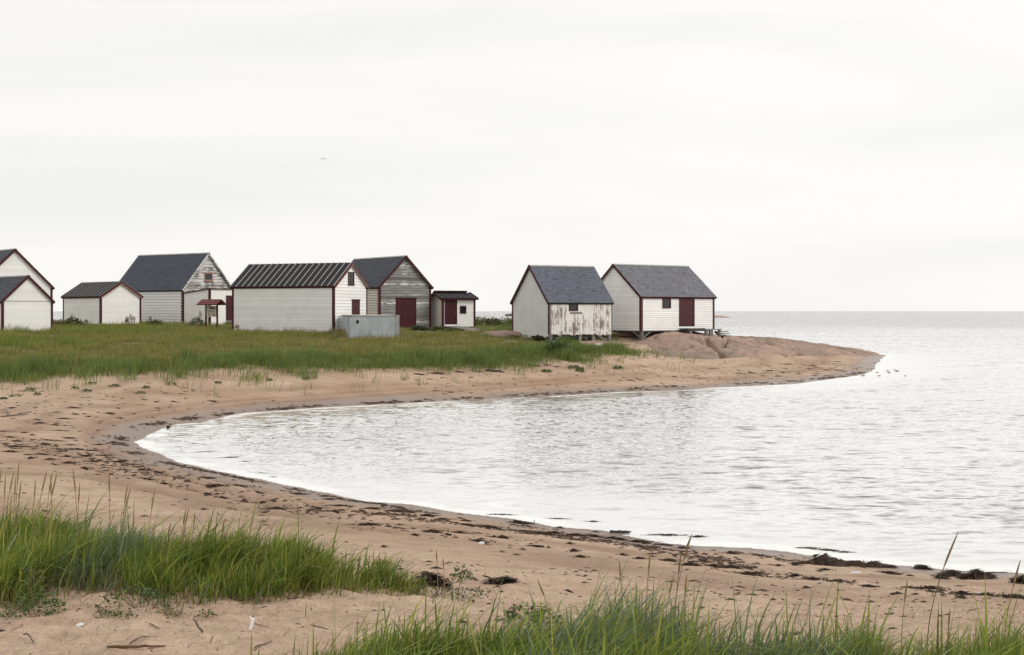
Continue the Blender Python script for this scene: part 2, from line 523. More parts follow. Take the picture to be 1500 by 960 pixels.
def make_terrain():
    ys = list(np.linspace(-80, 6.5, 24))
    y = 6.5
    while y < 165:
        y += max(0.0052 * y, 0.05); ys.append(y)
    ys += list(np.linspace(170, 300, 14))
    ys = np.array(ys)
    nu = 500
    u = np.linspace(-1, 1, nu)
    inner = 0.93
    half = np.where(ys > 6, 0.50 * ys + 3.0, 7.0)
    au = np.abs(u)
    X = np.empty((len(ys), nu))
    for i, hw in enumerate(half):
        o = np.where(au <= inner, au / inner * hw, hw + (420 - hw) * ((au - inner) / (1 - inner)) ** 2)
        X[i] = np.sign(u) * o
    Y = np.repeat(ys[:, None], nu, 1)
    z, s = terrain(X.ravel(), Y.ravel(), True, True)
    v = np.c_[X.ravel(), Y.ravel(), z]
    idx = np.arange(len(ys) * nu).reshape(len(ys), nu)
    q = np.stack([idx[:-1, :-1], idx[:-1, 1:], idx[1:, 1:], idx[1:, :-1]], -1).reshape(-1, 4)
    me = mesh_np('beach_ground', v, quads=q, smooth=True)
    xm, ym = X.ravel(), Y.ravel()
    md = sdf(xm, ym, MEADOW) + (fbm(xm * .5, ym * .5, 21, 3) - .5) * 3
    fattr(me, 'meadow', sstep(0.4, 4.2 - 2.0 * sstep(-8, 2, xm), md))
    wet = 1 - sstep(0.02, 0.16, z + (fbm(xm * .7, ym * .7, 31, 3) - .5) * 0.10)
    wet = np.maximum(wet, (1 - sstep(0.7, 2.3, s + (fbm(xm * .4, ym * .4, 33, 3) - .5) * 1.6)))
    fattr(me, 'wet', np.clip(wet, 0, 1))
    rt = 0.8 * np.exp(-((s - 4.2 + (fbm(xm * .25, ym * .25, 37, 3) - .5) * 4) / 0.9) ** 2) * (s > 0) * (ym > 13)
    rt = np.maximum(rt, 0.62 * np.exp(-((s - 7.5 + (fbm(xm * .2, ym * .2, 38, 3) - .5) * 5) / 1.0) ** 2) * (s > 0) * (ym > 13))
    for r in ruts:
        dr_ = seg_dist(xm, ym, r, False); rt = np.maximum(rt, np.maximum(np.exp(-(dr_ / 0.40) ** 2), 0.5 * np.exp(-(dr_ / 1.0) ** 2)))
    fattr(me, 'rut', np.clip(rt * (0.45 + 0.75 * vnoise(xm * .8, ym * .8, 55)), 0, 1))
    return me

m, n, l, b = new_mat('sand')
def A(name):
    a = n.new('ShaderNodeAttribute'); a.attribute_name = name; return a.outputs['Fac']
big = noise(n, l, 0.18, 4, 0.6)
mid = noise(n, l, 1.1, 6, 0.68, (0.8, 1.6, 1))
fine = noise(n, l, 14, 4, 0.7)
spk = noise(n, l, 38, 3, 0.7)
c = mixrgb(n, l, ramp(n, l, big, 0.35, 0.68), (0.585, 0.43, 0.318), (0.475, 0.335, 0.24))
c = mixrgb(n, l, ramp(n, l, mid, 0.42, 0.68, (0, 0, 0), (.7,) * 3), c, (0.36, 0.245, 0.172))
trm = noise(n, l, 3.6, 6, 0.74, (0.55, 1.4, 1))
c = mixrgb(n, l, ramp(n, l, trm, 0.50, 0.66, (0, 0, 0), (.62,) * 3), c, (0.33, 0.22, 0.15))
c = mixrgb(n, l, ramp(n, l, fine, 0.56, 0.74, (0, 0, 0), (.6,) * 3), c, (0.23, 0.14, 0.095))
c = mixrgb(n, l, ramp(n, l, spk, 0.68, 0.76, (0, 0, 0), (.5,) * 3), c, (0.10, 0.065, 0.05))
rutf = n.new('ShaderNodeMath'); rutf.operation = 'MULTIPLY'; l.new(A('rut'), rutf.inputs[0]); rutf.inputs[1].default_value = 1.0
c = mixrgb(n, l, rutf.outputs[0], c, (0.30, 0.195, 0.13))
wetf = n.new('ShaderNodeMath'); wetf.operation = 'MULTIPLY'; l.new(A('wet'), wetf.inputs[0]); wetf.inputs[1].default_value = 0.8
c = mixrgb(n, l, wetf.outputs[0], c, (0.20, 0.14, 0.11))
soil = mixrgb(n, l, ramp(n, l, noise(n, l, 0.7, 4), 0.35, 0.7), (0.20, 0.155, 0.065), (0.13, 0.125, 0.045))
c = mixrgb(n, l, A('meadow'), c, soil)
l.new(c, b.inputs['Base Color'])
rr = n.new('ShaderNodeMapRange'); l.new(A('wet'), rr.inputs[0]); rr.inputs[3].default_value = 0.9; rr.inputs[4].default_value = 0.28
l.new(rr.outputs[0], b.inputs['Roughness'])
b.inputs['Specular IOR Level'].default_value = 0.25
hsum = n.new('ShaderNodeMath'); hsum.operation = 'MULTIPLY_ADD'; l.new(mid, hsum.inputs[0]); hsum.inputs[1].default_value = 2.5; l.new(fine, hsum.inputs[2])
hs2 = n.new('ShaderNodeMath'); hs2.operation = 'MULTIPLY_ADD'; l.new(trm, hs2.inputs[0]); hs2.inputs[1].default_value = 1.6; l.new(hsum.outputs[0], hs2.inputs[2])
bump(n, l, b, hs2.outputs[0], 0.95, 0.055)
SAND = m

# ------------------------------------------------------------------ rock point
m, n, l, b = new_mat('pink_granite')
f1 = noise(n, l, 0.35, 5, 0.62); f2 = noise(n, l, 2.2, 6, 0.68, (1, 1, 2.5)); f3 = noise(n, l, 9, 4, 0.7)
c = mixrgb(n, l, ramp(n, l, f1, 0.36, 0.64), (0.45, 0.305, 0.24), (0.33, 0.235, 0.19))
c = mixrgb(n, l, ramp(n, l, f2, 0.45, 0.72, (0, 0, 0), (.75,) * 3), c, (0.19, 0.135, 0.11))
c = mixrgb(n, l, ramp(n, l, f3, 0.62, 0.78, (0, 0, 0), (.5,) * 3), c, (0.36, 0.27, 0.22))
ca = n.new('ShaderNodeAttribute'); ca.attribute_name = 'lichen'
c = mixrgb(n, l, ca.outputs['Fac'], c, (0.20, 0.17, 0.13))
l.new(c, b.inputs['Base Color']); b.inputs['Roughness'].default_value = 0.85; b.inputs['Specular IOR Level'].default_value = 0.25
hs = n.new('ShaderNodeMath'); hs.operation = 'MULTIPLY_ADD'; l.new(f2, hs.inputs[0]); hs.inputs[1].default_value = 3.0; l.new(f3, hs.inputs[2])
bump(n, l, b, hs.outputs[0], 0.8, 0.08)
GRANITE = m

rfront, _ = hit([(938, 504), (950, 515), (975, 523), (1010, 526), (1050, 527), (1085, 525), (1120, 523), (1170, 523), (1215, 522), (1255, 524), (1280, 523)])
ROCK = [(p[0], p[1]) for p in rfront] + [(36, 131.5), (35, 137), (28, 142), (18, 141), (11, 128), (7.5, 112)]
cracks_px = [[(1030, 497), (1042, 505), (1052, 512), (1060, 509), (1068, 500)], [(1018, 500), (1032, 502), (1042, 506)], [(1048, 513), (1060, 523), (1072, 525)],
             [(1095, 503), (1118, 504), (1140, 509), (1165, 512)], [(1090, 519), (1120, 518), (1145, 522), (1170, 518)], [(990, 512), (1005, 511), (1012, 507)],
             [(1180, 511), (1215, 514), (1250, 518)], [(1130, 513), (1175, 516), (1220, 519)]]
cracks = []
for cp in cracks_px:
    pp, _ = hit(cp); cracks.append([(p[0], p[1]) for p in pp])

def rock_z(x, y):
    base = terrain(x, y, False, lower=False) - .10
    sd = sdf(x, y, ROCK) + (fbm(x * .5, y * .5, 61, 3) - .5) * 1.6
    z = base + np.where(sd > 0, 0.30 * (1 - np.exp(-sd / 0.7)), sd * 0.5)
    lay = fbm(x * .22 + y * .12, y * .5 - x * .1, 62, 4)
    z = z + sstep(0, 1.5, sd) * ((lay - .5) * 0.7 + (fbm(x * .9, y * 1.6, 63, 4) - .5) * 0.34)
    rid = 1 - np.abs(2 * fbm(x * .35 - y * .1, y * .8, 64, 3) - 1)
    z = z - sstep(0, 1, sd) * 0.26 * sstep(0.91, 1.0, rid)
    for c_ in cracks:
        dd = seg_dist(x + (vnoise(x * 2, y * 2, 3) - .5) * .3, y, c_, False)
        z = z - 0.60 * np.exp(-(dd / 0.19) ** 2) - 0.12 * np.exp(-(dd / 0.5) ** 2)
    return z
ground = link('ground', make_terrain(), SAND, label='pink-beige sandy beach and grassy shore curving round the bay', cat='beach', kind='structure')
xs = np.linspace(6.5, 38, 330); ysr = np.linspace(94, 143, 330)
XX, YY = np.meshgrid(xs, ysr)
Z = rock_z(XX.ravel(), YY.ravel())
idx = np.arange(XX.size).reshape(XX.shape)
q = np.stack([idx[:-1, :-1], idx[:-1, 1:], idx[1:, 1:], idx[1:, :-1]], -1).reshape(-1, 4)
keep = (sdf(XX.ravel(), YY.ravel(), ROCK) > -3.0)[q].all(1)
me = mesh_np('rock_point', np.c_[XX.ravel(), YY.ravel(), Z], quads=q[keep], smooth=True)
fattr(me, 'lichen', sstep(.48, .66, fbm(XX.ravel() * .3, YY.ravel() * .3, 71, 4)) * .6)
link('rock_point', me, GRANITE, label='bare pink granite rock point running out into the sea', cat='rock', kind='structure')

def top_z(x, y):
    """upper surface of ground or rock"""
    x = np.atleast_1d(np.asarray(x, float)); y = np.atleast_1d(np.asarray(y, float))
    z = terrain(x, y)
    rz = rock_z(x, y)
    ok = sdf(x, y, ROCK) > -2
    return np.where(ok, np.maximum(z, rz), z)

# ------------------------------------------------------------------ sea
m, n, l, b = new_mat('sea_water')
n.remove(b)
tcx = n.new('ShaderNodeTexCoord')
calm = n.new('ShaderNodeAttribute'); calm.attribute_name = 'chop'
def wavevec(scale, stretch, detail, rough):
    mpn = n.new('ShaderNodeMapping'); mpn.inputs['Scale'].default_value = stretch; l.new(tcx.outputs['Object'], mpn.inputs['Vector'])
    t_ = n.new('ShaderNodeTexNoise'); t_.inputs['Scale'].default_value = scale; t_.inputs['Detail'].default_value = detail; t_.inputs['Roughness'].default_value = rough
    l.new(mpn.outputs[0], t_.inputs['Vector'])
    v_ = n.new('ShaderNodeVectorMath'); v_.operation = 'SUBTRACT'; l.new(t_.outputs['Color'], v_.inputs[0]); v_.inputs[1].default_value = (.5, .5, .5)
    return v_.outputs[0]
def scaled(v, k):
    m_ = n.new('ShaderNodeVectorMath'); m_.operation = 'MULTIPLY'; l.new(v, m_.inputs[0]); m_.inputs[1].default_value = (k * .45, k, 0); return m_.outputs[0]
def addv(p_, q_):
    m_ = n.new('ShaderNodeVectorMath'); m_.operation = 'ADD'; l.new(p_, m_.inputs[0]); l.new(q_, m_.inputs[1]); return m_.outputs[0]
slope0 = addv(scaled(wavevec(4.2, (.5, 1, 1), 3, .6), 1.3), scaled(wavevec(1.5, (.42, 1, 1), 3, .6), 1.75))
# short wind waves run in towards the beach: their steep faces look at the land
ab = n.new('ShaderNodeVectorMath'); ab.operation = 'ABSOLUTE'; l.new(slope0, ab.inputs[0])
sg = n.new('ShaderNodeVectorMath'); sg.operation = 'MULTIPLY_ADD'; l.new(ab.outputs[0], sg.inputs[0]); sg.inputs[1].default_value = (1, -1, 0); sg.inputs[2].default_value = (-.03, .035, 0)
slope = sg.outputs[0]
w3 = noise(n, l, 0.05, 3, 0.5, (0.3, 1.0, 1), vec=tcx.outputs['Object'])
mr = n.new('ShaderNodeMapRange'); l.new(w3, mr.inputs[0]); mr.inputs[1].default_value = .3; mr.inputs[2].default_value = .7; mr.inputs[3].default_value = 0.65; mr.inputs[4].default_value = 1.15
st = n.new('ShaderNodeMath'); st.operation = 'MULTIPLY'; l.new(calm.outputs['Fac'], st.inputs[0]); l.new(mr.outputs[0], st.inputs[1])
sc_ = n.new('ShaderNodeVectorMath'); sc_.operation = 'SCALE'; l.new(slope, sc_.inputs[0]); l.new(st.outputs[0], sc_.inputs['Scale'])
up_ = n.new('ShaderNodeVectorMath'); up_.operation = 'ADD'; l.new(sc_.outputs[0], up_.inputs[0]); up_.inputs[1].default_value = (0, 0, 1)
bp = n.new('ShaderNodeVectorMath'); bp.operation = 'NORMALIZE'; l.new(up_.outputs[0], bp.inputs[0])
lw = n.new('ShaderNodeLayerWeight'); lw.inputs['Blend'].default_value = 0.5; l.new(bp.outputs[0], lw.inputs['Normal'])
fr = n.new('ShaderNodeMapRange'); l.new(lw.outputs['Facing'], fr.inputs[0]); fr.inputs[1].default_value = .50; fr.inputs[2].default_value = .86; fr.inputs[3].default_value = .12; fr.inputs[4].default_value = .97
dif = n.new('ShaderNodeBsdfDiffuse'); dif.inputs['Color'].default_value = (.16, .15, .145, 1)
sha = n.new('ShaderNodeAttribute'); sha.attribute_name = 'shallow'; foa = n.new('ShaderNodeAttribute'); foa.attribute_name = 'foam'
l.new(mixrgb(n, l, sha.outputs['Fac'], (.135, .130, .128), (.27, .215, .175)), dif.inputs['Color'])
gl = n.new('ShaderNodeBsdfGlossy'); gl.inputs['Color'].default_value = (1, 1, 1, 1); gl.inputs['Roughness'].default_value = .12
for q_ in (dif, gl): l.new(bp.outputs[0], q_.inputs['Normal'])
ms = n.new('ShaderNodeMixShader'); l.new(fr.outputs[0], ms.inputs[0]); l.new(dif.outputs[0], ms.inputs[1]); l.new(gl.outputs[0], ms.inputs[2])
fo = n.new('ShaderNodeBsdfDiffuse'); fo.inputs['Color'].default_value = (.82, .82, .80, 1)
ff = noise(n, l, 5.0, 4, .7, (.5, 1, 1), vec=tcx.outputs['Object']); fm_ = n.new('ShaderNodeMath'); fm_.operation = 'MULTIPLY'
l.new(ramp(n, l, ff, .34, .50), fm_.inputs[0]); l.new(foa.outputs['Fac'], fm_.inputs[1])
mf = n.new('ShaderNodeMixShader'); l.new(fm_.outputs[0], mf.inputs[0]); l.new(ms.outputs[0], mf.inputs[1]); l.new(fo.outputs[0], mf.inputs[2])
l.new(mf.outputs[0], n['Material Output'].inputs['Surface'])
WATER = m
ys = [14.0]
while ys[-1] < 900: ys.append(ys[-1] + max(0.006 * ys[-1], 0.14))
ys += list(np.geomspace(950, 40000, 24)); ys = np.array(ys)
u = np.linspace(-1, 1, 260)
half = 0.75 * ys + 20
half = np.where(ys > 900, half * 1.6, half)
X = np.sign(u)[None] * np.abs(u)[None] ** 1.3 * half[:, None]
Y = np.repeat(ys[:, None], len(u), 1)
sx = shore_s(X.ravel(), Y.ravel())
off = np.maximum(-sx, 0)
chop = (0.30 + 0.70 * sstep(0.8, 8.0, off + (fbm(X.ravel() * .12, Y.ravel() * .3, 91, 3) - .5) * 7) + .40 * sstep(12, 60, off) + 1.7 * sstep(50, 350, off))
amp = sstep(0.5, 6, off) * (1 - sstep(200, 500, Y.ravel()))
xr, yr = X.ravel(), Y.ravel()
wz = amp * ((fbm(xr * .35, yr * .9, 81, 3) - .5) * .13 + (fbm(xr * .8, yr * 2.2, 83, 2) - .5) * .05)
idx = np.arange(X.size).reshape(X.shape)
q = np.stack([idx[:-1, :-1], idx[:-1, 1:], idx[1:, 1:], idx[1:, :-1]], -1).reshape(-1, 4)
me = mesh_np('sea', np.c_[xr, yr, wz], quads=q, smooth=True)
fattr(me, 'chop', chop)
fattr(me, 'shallow', 1 - sstep(0.5, 7, off))
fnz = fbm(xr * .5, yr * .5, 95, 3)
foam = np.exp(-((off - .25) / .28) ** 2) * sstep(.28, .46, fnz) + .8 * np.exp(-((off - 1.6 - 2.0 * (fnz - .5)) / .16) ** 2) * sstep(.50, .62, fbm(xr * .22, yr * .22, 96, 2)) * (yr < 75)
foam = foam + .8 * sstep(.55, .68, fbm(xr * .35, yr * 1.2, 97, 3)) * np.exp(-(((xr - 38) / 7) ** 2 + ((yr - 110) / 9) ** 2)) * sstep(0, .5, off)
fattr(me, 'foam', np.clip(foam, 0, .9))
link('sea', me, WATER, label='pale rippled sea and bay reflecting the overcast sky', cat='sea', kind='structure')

# ------------------------------------------------------------------ buildings
class House:
    """local frame: origin at the near bottom corner, x along the right face, y along the left face"""
    def __init__(s, name, label, px0, d0, a, pxr, pxl, py_base, py_eave, py_ridge, ridge='v', Wl=None, group='wooden buildings on the shore'):
        a = math.radians(a)
        s.a = a; s.d0 = d0; s.X0 = (px0 - CX) / F * d0
        s.Wr = s.solve('R', pxr)
        s.Wl = Wl if Wl else s.solve('L', pxl)
        s.zb = CH - (py_base - HZ) * d0 / F
        s.ze = CH - (py_eave - HZ) * d0 / F - s.zb
        s.ridge = ridge
        if ridge == 'v':
            xm, ym = s.Wr / 2 * math.cos(a), s.Wr / 2 * math.sin(a)
        else:
            xm, ym = -s.Wl / 2 * math.sin(a), s.Wl / 2 * math.cos(a)
        s.zr = CH - (py_ridge - HZ) * (d0 + ym) / F - s.zb
        s.rise = s.zr - s.ze
        s.root = empty(name, (s.X0, d0, s.zb), a, label, 'building', group)
        s.open = {'R': [], 'L': []}
        s.across = s.Wr if ridge == 'v' else s.Wl
        s.along = s.Wl if ridge == 'v' else s.Wr
    def solve(s, face, px):
        k = (px - CX) / F; c, n = math.cos(s.a), math.sin(s.a)
        if face == 'R':
            return (k * s.d0 - s.X0) / (c - k * n)
        return (s.X0 - k * s.d0) / (n + k * c)
    def dist(s, face, t):
        return s.d0 + t * (math.sin(s.a) if face == 'R' else math.cos(s.a))
    def zpx(s, face, t, py):
        return CH - (py - HZ) * s.dist(face, t) / F - s.zb
    def W(s, face): return s.Wr if face == 'R' else s.Wl
    def isgable(s, face): return (face == 'R') == (s.ridge == 'v')
    def pt(s, face, t, z, out): return (t, -out, z) if face == 'R' else (-out, t, z)
    def fbox(s, mb, face, t0, t1, z0, z1, o0, o1):
        p = s.pt
        return mb.hexa([p(face, t0, z0, o0), p(face, t1, z0, o0), p(face, t1, z0, o1), p(face, t0, z0, o1),
                        p(face, t0, z1, o0), p(face, t1, z1, o0), p(face, t1, z1, o1), p(face, t0, z1, o1)])
    def g(s, ac, al, z):            # across/along/height -> local xyz
        return (ac, al, z) if s.ridge == 'v' else (al, ac, z)
    def span(s, face, z):
        W = s.W(face)
        if not s.isgable(face) or z <= s.ze: return 0.0, W
        k = min((z - s.ze) / s.rise, 1.0) * W / 2
        return k, W - k
    def core(s, mat, inset=0.02):
        A_, L_ = s.across, s.along; i = inset
        mb = MB()
        prof = [(i, 0), (A_ - i, 0), (A_ - i, s.ze), (A_ / 2, s.zr - i), (i, s.ze)]
        n0 = len(mb.v)
        for al in (i, L_ - i):
            for ac, z in prof: mb.v.append(s.g(ac, al, z))
        k = len(prof)
        mb.f.append(tuple(range(k))); mb.f.append(tuple(range(k, 2 * k))[::-1])
        for j in range(k): mb.f.append((j, (j + 1) % k, k + (j + 1) % k, k + j))
        s.wall = mb.build('wall', mat, s.root)
        return s.wall
    def foundation(s, mat, depth=0.9, inset=0.10):
        mb = MB(); mb.box(inset, s.Wr - inset, inset, s.Wl - inset, -depth, 0.02)
        return mb.build('foundation', mat, s.root)
    def boards(s, face, expo, mat, z0=0.0, z1=None, lip=0.020, mats=None, name='clapboard', gap=0.0):
        top = z1 if z1 is not None else (s.zr if s.isgable(face) else s.ze)
        z = z0; k = 0
        while z < top - 0.03:
            zt = min(z + expo, top - 0.005)
            segs = []
            a0, a1 = s.span(face, z); b0, b1 = s.span(face, zt)
            if b1 - b0 < 0.02: b0 = b1 = (b0 + b1) / 2
            zg = zt - gap if zt - gap > z + .02 else zt  # gap bares a strip of core, standing in for the shadow line
            cuts = sorted((o[0], o[1]) for o in s.open[face] if o[2] < (z + zt) / 2 < o[3])
            cur = (a0, b0)
            for c0, c1 in cuts:
                if c0 > cur[0] + 0.02: segs.append((cur[0], cur[1], c0, c0))
                cur = (max(c1, a0), max(c1, b0))
            if a1 > cur[0] + 0.02: segs.append((cur[0], cur[1], a1, max(b1, cur[1])))
            jit = random.uniform(-.003, .003)
            for (p0, q0, p1, q1) in segs:
                p = s.pt; mb = MB(); o1, o2 = lip + jit, 0.004
                zz = z - (0.008 if gap == 0 else 0)
                mb.hexa([p(face, p0, zz, -.03), p(face, p1, zz, -.03), p(face, p1, zz, o1), p(face, p0, zz, o1),
                         p(face, q0, zg, -.03), p(face, q1, zg, -.03), p(face, q1, zg, o2), p(face, q0, zg, o2)])
                mm = mats[k % len(mats)] if mats else mat
                mb.build(name, mm, s.wall)
            z = zt; k += 1
    def corners(s, mat, w=0.13, which=((0, 0), (1, 0), (0, 1)), low=0.0):
        """corner boards: an L of two planks standing proud of the boards"""
        for cx, cy in which:
            x = cx * s.Wr; y = cy * s.Wl
            mb = MB()
            sx = 1 if cx == 0 else -1; sy = 1 if cy == 0 else -1
            top = s.ze
            o = 0.032
            xa, xb = sorted((x - sx * o, x + sx * w)); ya, yb = sorted((y - sy * o, y - sy * 0.001))
            mb.box(xa, xb, ya, yb, low, top)
            ya, yb = sorted((y, y + sy * w)); xa, xb = sorted((x - sx * o, x - sx * 0.001))
            mb.box(xa, xb, ya, yb, low, top)
            mb.build('corner_board', mat, s.root)
    def roof(s, mat, kind='shingle', ov=0.18, gov=0.14, th=0.06, trim=RED, rake=RED, tintbase=(0.098, 0.106, 0.130), nb=12, bmat=None, ridgecap=True, rows=0.165, seed=0):
        A_, L_ = s.across, s.along
        sl = math.hypot(A_ / 2, s.rise); ca, sa = (A_ / 2) / sl, s.rise / sl
        mb = MB()
        def rp(side, t, al, h):     # t: distance down the slope from the ridge, h: height above the slope
            ac = A_ / 2 + side * (t * ca + h * sa); z = s.zr - t * sa + h * ca
            return s.g(ac, al, z)
        s.rp = rp; s.sl = sl
        T = sl + ov
        for side in (-1, 1):
            mb.hexa([rp(side, 0, -gov, 0.02), rp(side, T, -gov, 0.02), rp(side, T, L_ + gov, 0.02), rp(side, 0, L_ + gov, 0.02),
                     rp(side, 0, -gov, 0.02 + th), rp(side, T, -gov, 0.02 + th), rp(side, T, L_ + gov, 0.02 + th), rp(side, 0, L_ + gov, 0.02 + th)])
        r = mb.build('roof', mat, s.root); s.rf = r
        hh = 0.02 + th
        if kind == 'shingle':
            rng = np.random.default_rng(100 + seed)
            V = []; Q = []; C = []
            nr = int(T / rows); rw = T / nr
            for side in (-1, 1):
                for i in range(nr):
                    t0, t1 = i * rw, (i + 1) * rw + 0.02
                    al = -gov - rng.uniform(0, .2)
                    while al < L_ + gov:
                        w = rng.uniform(0.17, 0.33)
                        a0, a1 = max(al, -gov), min(al + w - 0.012, L_ + gov)
                        al += w
                        if a1 - a0 < 0.03: continue
                        hb = hh + rng.uniform(0.014, 0.030); ht = hh + 0.003
                        tj = t1 + rng.uniform(-.02, .02)
                        k = len(V)
                        V += [rp(side, t0, a0, ht), rp(side, t0, a1, ht), rp(side, tj, a1, hb), rp(side, tj, a0, hb),
                              rp(side, tj, a1, hh), rp(side, tj, a0, hh)]
                        Q += [(k, k + 1, k + 2, k + 3), (k + 3, k + 2, k + 4, k + 5)]
                        v = rng.uniform(0.86, 1.16)
                        if rng.random() < 0.02: v *= 0.6
                        C += [tuple(c_ * v for c_ in tintbase)] * 6
            me = mesh_np('shingles', V, quads=Q); cattr(me, 'tint', C)
            link('shingles', me, SHINGLE, r, kind='stuff')
        else:
            for side in (-1, 1):
                for i in range(nb):
                    al = -gov + 0.02 + (L_ + 2 * gov - 0.08) * i / (nb - 1) if nb > 1 else 0
                    b_ = MB()
                    b_.hexa([rp(side, 0.0, al, hh), rp(side, T + .01, al, hh), rp(side, T + .01, al + .042, hh), rp(side, 0.0, al + .042, hh),
                             rp(side, 0.0, al, hh + .05), rp(side, T + .01, al, hh + .05), rp(side, T + .01, al + .042, hh + .05), rp(side, 0.0, al + .042, hh + .05)])
                    b_.build('batten', bmat, r)
        if ridgecap:
            rc = MB()
            for side in (-1, 1):
                rc.hexa([rp(side, -.015, -gov, hh + .03), rp(side, .12, -gov, hh + .03), rp(side, .12, L_ + gov, hh + .03), rp(side, -.015, L_ + gov, hh + .03),
                         rp(side, -.015, -gov, hh + .05), rp(side, .12, -gov, hh + .05), rp(side, .12, L_ + gov, hh + .05), rp(side, -.015, L_ + gov, hh + .05)])
            rc.build('ridge_cap', RIDGE, r)
        for end in (0, 1):          # rake boards under the roof edge at both gable ends
            for side in (-1, 1):
                a0 = -gov - 0.03 if end == 0 else L_ + gov + 0.001
                k = MB(); y0, y1 = a0, a0 + 0.028
                k.hexa([rp(side, 0, y0, -.10), rp(side, T, y0, -.10), rp(side, T, y1, -.10), rp(side, 0, y1, -.10),
                        rp(side, 0, y0, .075), rp(side, T, y0, .075), rp(side, T, y1, .075), rp(side, 0, y1, .075)])
                k.build('rake_board', rake, r)
        for side in (-1, 1):        # fascia along both eaves
            k = MB()
            k.hexa([rp(side, T + .002, -gov, -.09), rp(side, T + .03, -gov, -.09), rp(side, T + .03, L_ + gov, -.09), rp(side, T + .002, L_ + gov, -.09),
                    rp(side, T + .002, -gov, .06), rp(side, T + .03, -gov, .06), rp(side, T + .03, L_ + gov, .06), rp(side, T + .002, L_ + gov, .06)])
            k.build('fascia', trim, r)
        return r
    def rect(s, face, px0, px1, py0, py1):
        t0, t1 = s.solve(face, px0), s.solve(face, px1); tm = (t0 + t1) / 2
        return t0, t1, s.zpx(face, tm, py1), s.zpx(face, tm, py0)
    def window(s, face, px0, px1, py0, py1, trim=RED, fw=0.10, mun=(1, 1), sill=True, sash=None, label=None):
        t0, t1, z0, z1 = s.rect(face, px0, px1, py0, py1)
        s.open[face].append((t0, t1, z0, z1))
        e = MB(); s.fbox(e, face, t0 + fw * .7, t1 - fw * .7, z0 + fw * .7, z1 - fw * .7, -.015, -.003)
        w = e.build('window', DARKWOOD, s.root)
        if label: w['label'] = label
        for (q0, q1, r0, r1) in ((t0, t0 + fw, z0, z1), (t1 - fw, t1, z0, z1), (t0 + fw, t1 - fw, z1 - fw, z1), (t0 + fw, t1 - fw, z0, z0 + fw)):
            k = MB(); s.fbox(k, face, q0, q1, r0, r1, -.02, .045); k.build('frame', trim, w)
        k = MB(); s.fbox(k, face, t0 + fw, t1 - fw, z0 + fw, z1 - fw, -.003, .006); k.build('pane', GLASS, w)
        sm = sash or trim
        nx, nz = mun
        for i in range(1, nx):
            tt = t0 + fw + (t1 - t0 - 2 * fw) * i / nx; k = MB(); s.fbox(k, face, tt - .018, tt + .018, z0 + fw, z1 - fw, .004, .03); k.build('muntin', sm, w)
        for i in range(1, nz):
            zz = z0 + fw + (z1 - z0 - 2 * fw) * i / nz; k = MB(); s.fbox(k, face, t0 + fw, t1 - fw, zz - .018, zz + .018, .005, .029); k.build('muntin', sm, w)
        if sill:
            k = MB(); s.fbox(k, face, t0 - .05, t1 + .05, z0 - .05, z0, -.02, .08); k.build('sill', trim, w)
        return w
    def door(s, face, px0, px1, py0, py1, leaves=1, mat=RED, fw=0.09, head=True):
        t0, t1, z0, z1 = s.rect(face, px0, px1, py0, py1)
        s.open[face].append((t0, t1, z0, z1))
        e = MB(); s.fbox(e, face, t0 + .03, t1 - .03, z0, z1 - .03, -.02, -.005)
        dr = e.build('door', DARKWOOD, s.root)
        for (q0, q1, r0, r1) in ((t0, t0 + fw, z0, z1), (t1 - fw, t1, z0, z1), (t0 + fw, t1 - fw, z1 - fw, z1)):
            k = MB(); s.fbox(k, face, q0, q1, r0, r1, -.02, .05); k.build('frame', mat, dr)
        npl = max(3, int((t1 - t0 - 2 * fw) / 0.2))
        if leaves == 2: npl = 2 * max(2, npl // 2)
        w = (t1 - t0 - 2 * fw) / npl
        for i in range(npl):
            g0 = .012 if (leaves == 2 and i == npl // 2) else .004
            k = MB(); s.fbox(k, face, t0 + fw + i * w + g0, t0 + fw + (i + 1) * w - .004, z0 + .01, z1 - fw - .01, -.006, .018 + .003 * (i % 2)); k.build('plank', mat, dr)
        ht = t1 - fw - .10 if leaves == 1 else (t0 + t1) / 2 - .10
        k = MB(); s.fbox(k, face, ht, ht + .035, z0 + (z1 - z0) * .44, z0 + (z1 - z0) * .44 + .14, .02, .06); k.build('handle', STEELD, dr)
        if head:
            k = MB(); s.fbox(k, face, t0 - .05, t1 + .05, z1, z1 + .05, -.01, .085); k.build('lintel', mat, dr)
        return dr
    def local(s, px, py, face, out=0.0):
        t = s.solve(face, px); return s.pt(face, t, s.zpx(face, t, py), out)

# --- small gabled shed at the left edge
hA = House('gabled_shed', 'white gabled shed with dark shingle roof at the left edge, nearest of the two there', 3, 100, 42, 77, None, 489, 441, 405, 'v', Wl=6.5)
hA.core(WHITE); hA.foundation(STONE)
hA.boards('R', 0.26, WHITE, z1=hA.ze - .02, lip=0.009); hA.boards('R', 0.30, WHITE, z0=hA.ze + .02, lip=0.007); hA.boards('L', 0.26, WHITE, lip=0.009)
k = MB(); hA.fbox(k, 'R', 0.05, hA.Wr - .05, hA.ze - .02, hA.ze + .012, -.01, .02); k.build('seam_strip', DARKWOOD, hA.root)
hA.corners(RED, 0.14); hA.roof(TAR, 'shingle', 0.16, 0.12, seed=1, tintbase=(0.092, 0.100, 0.122))
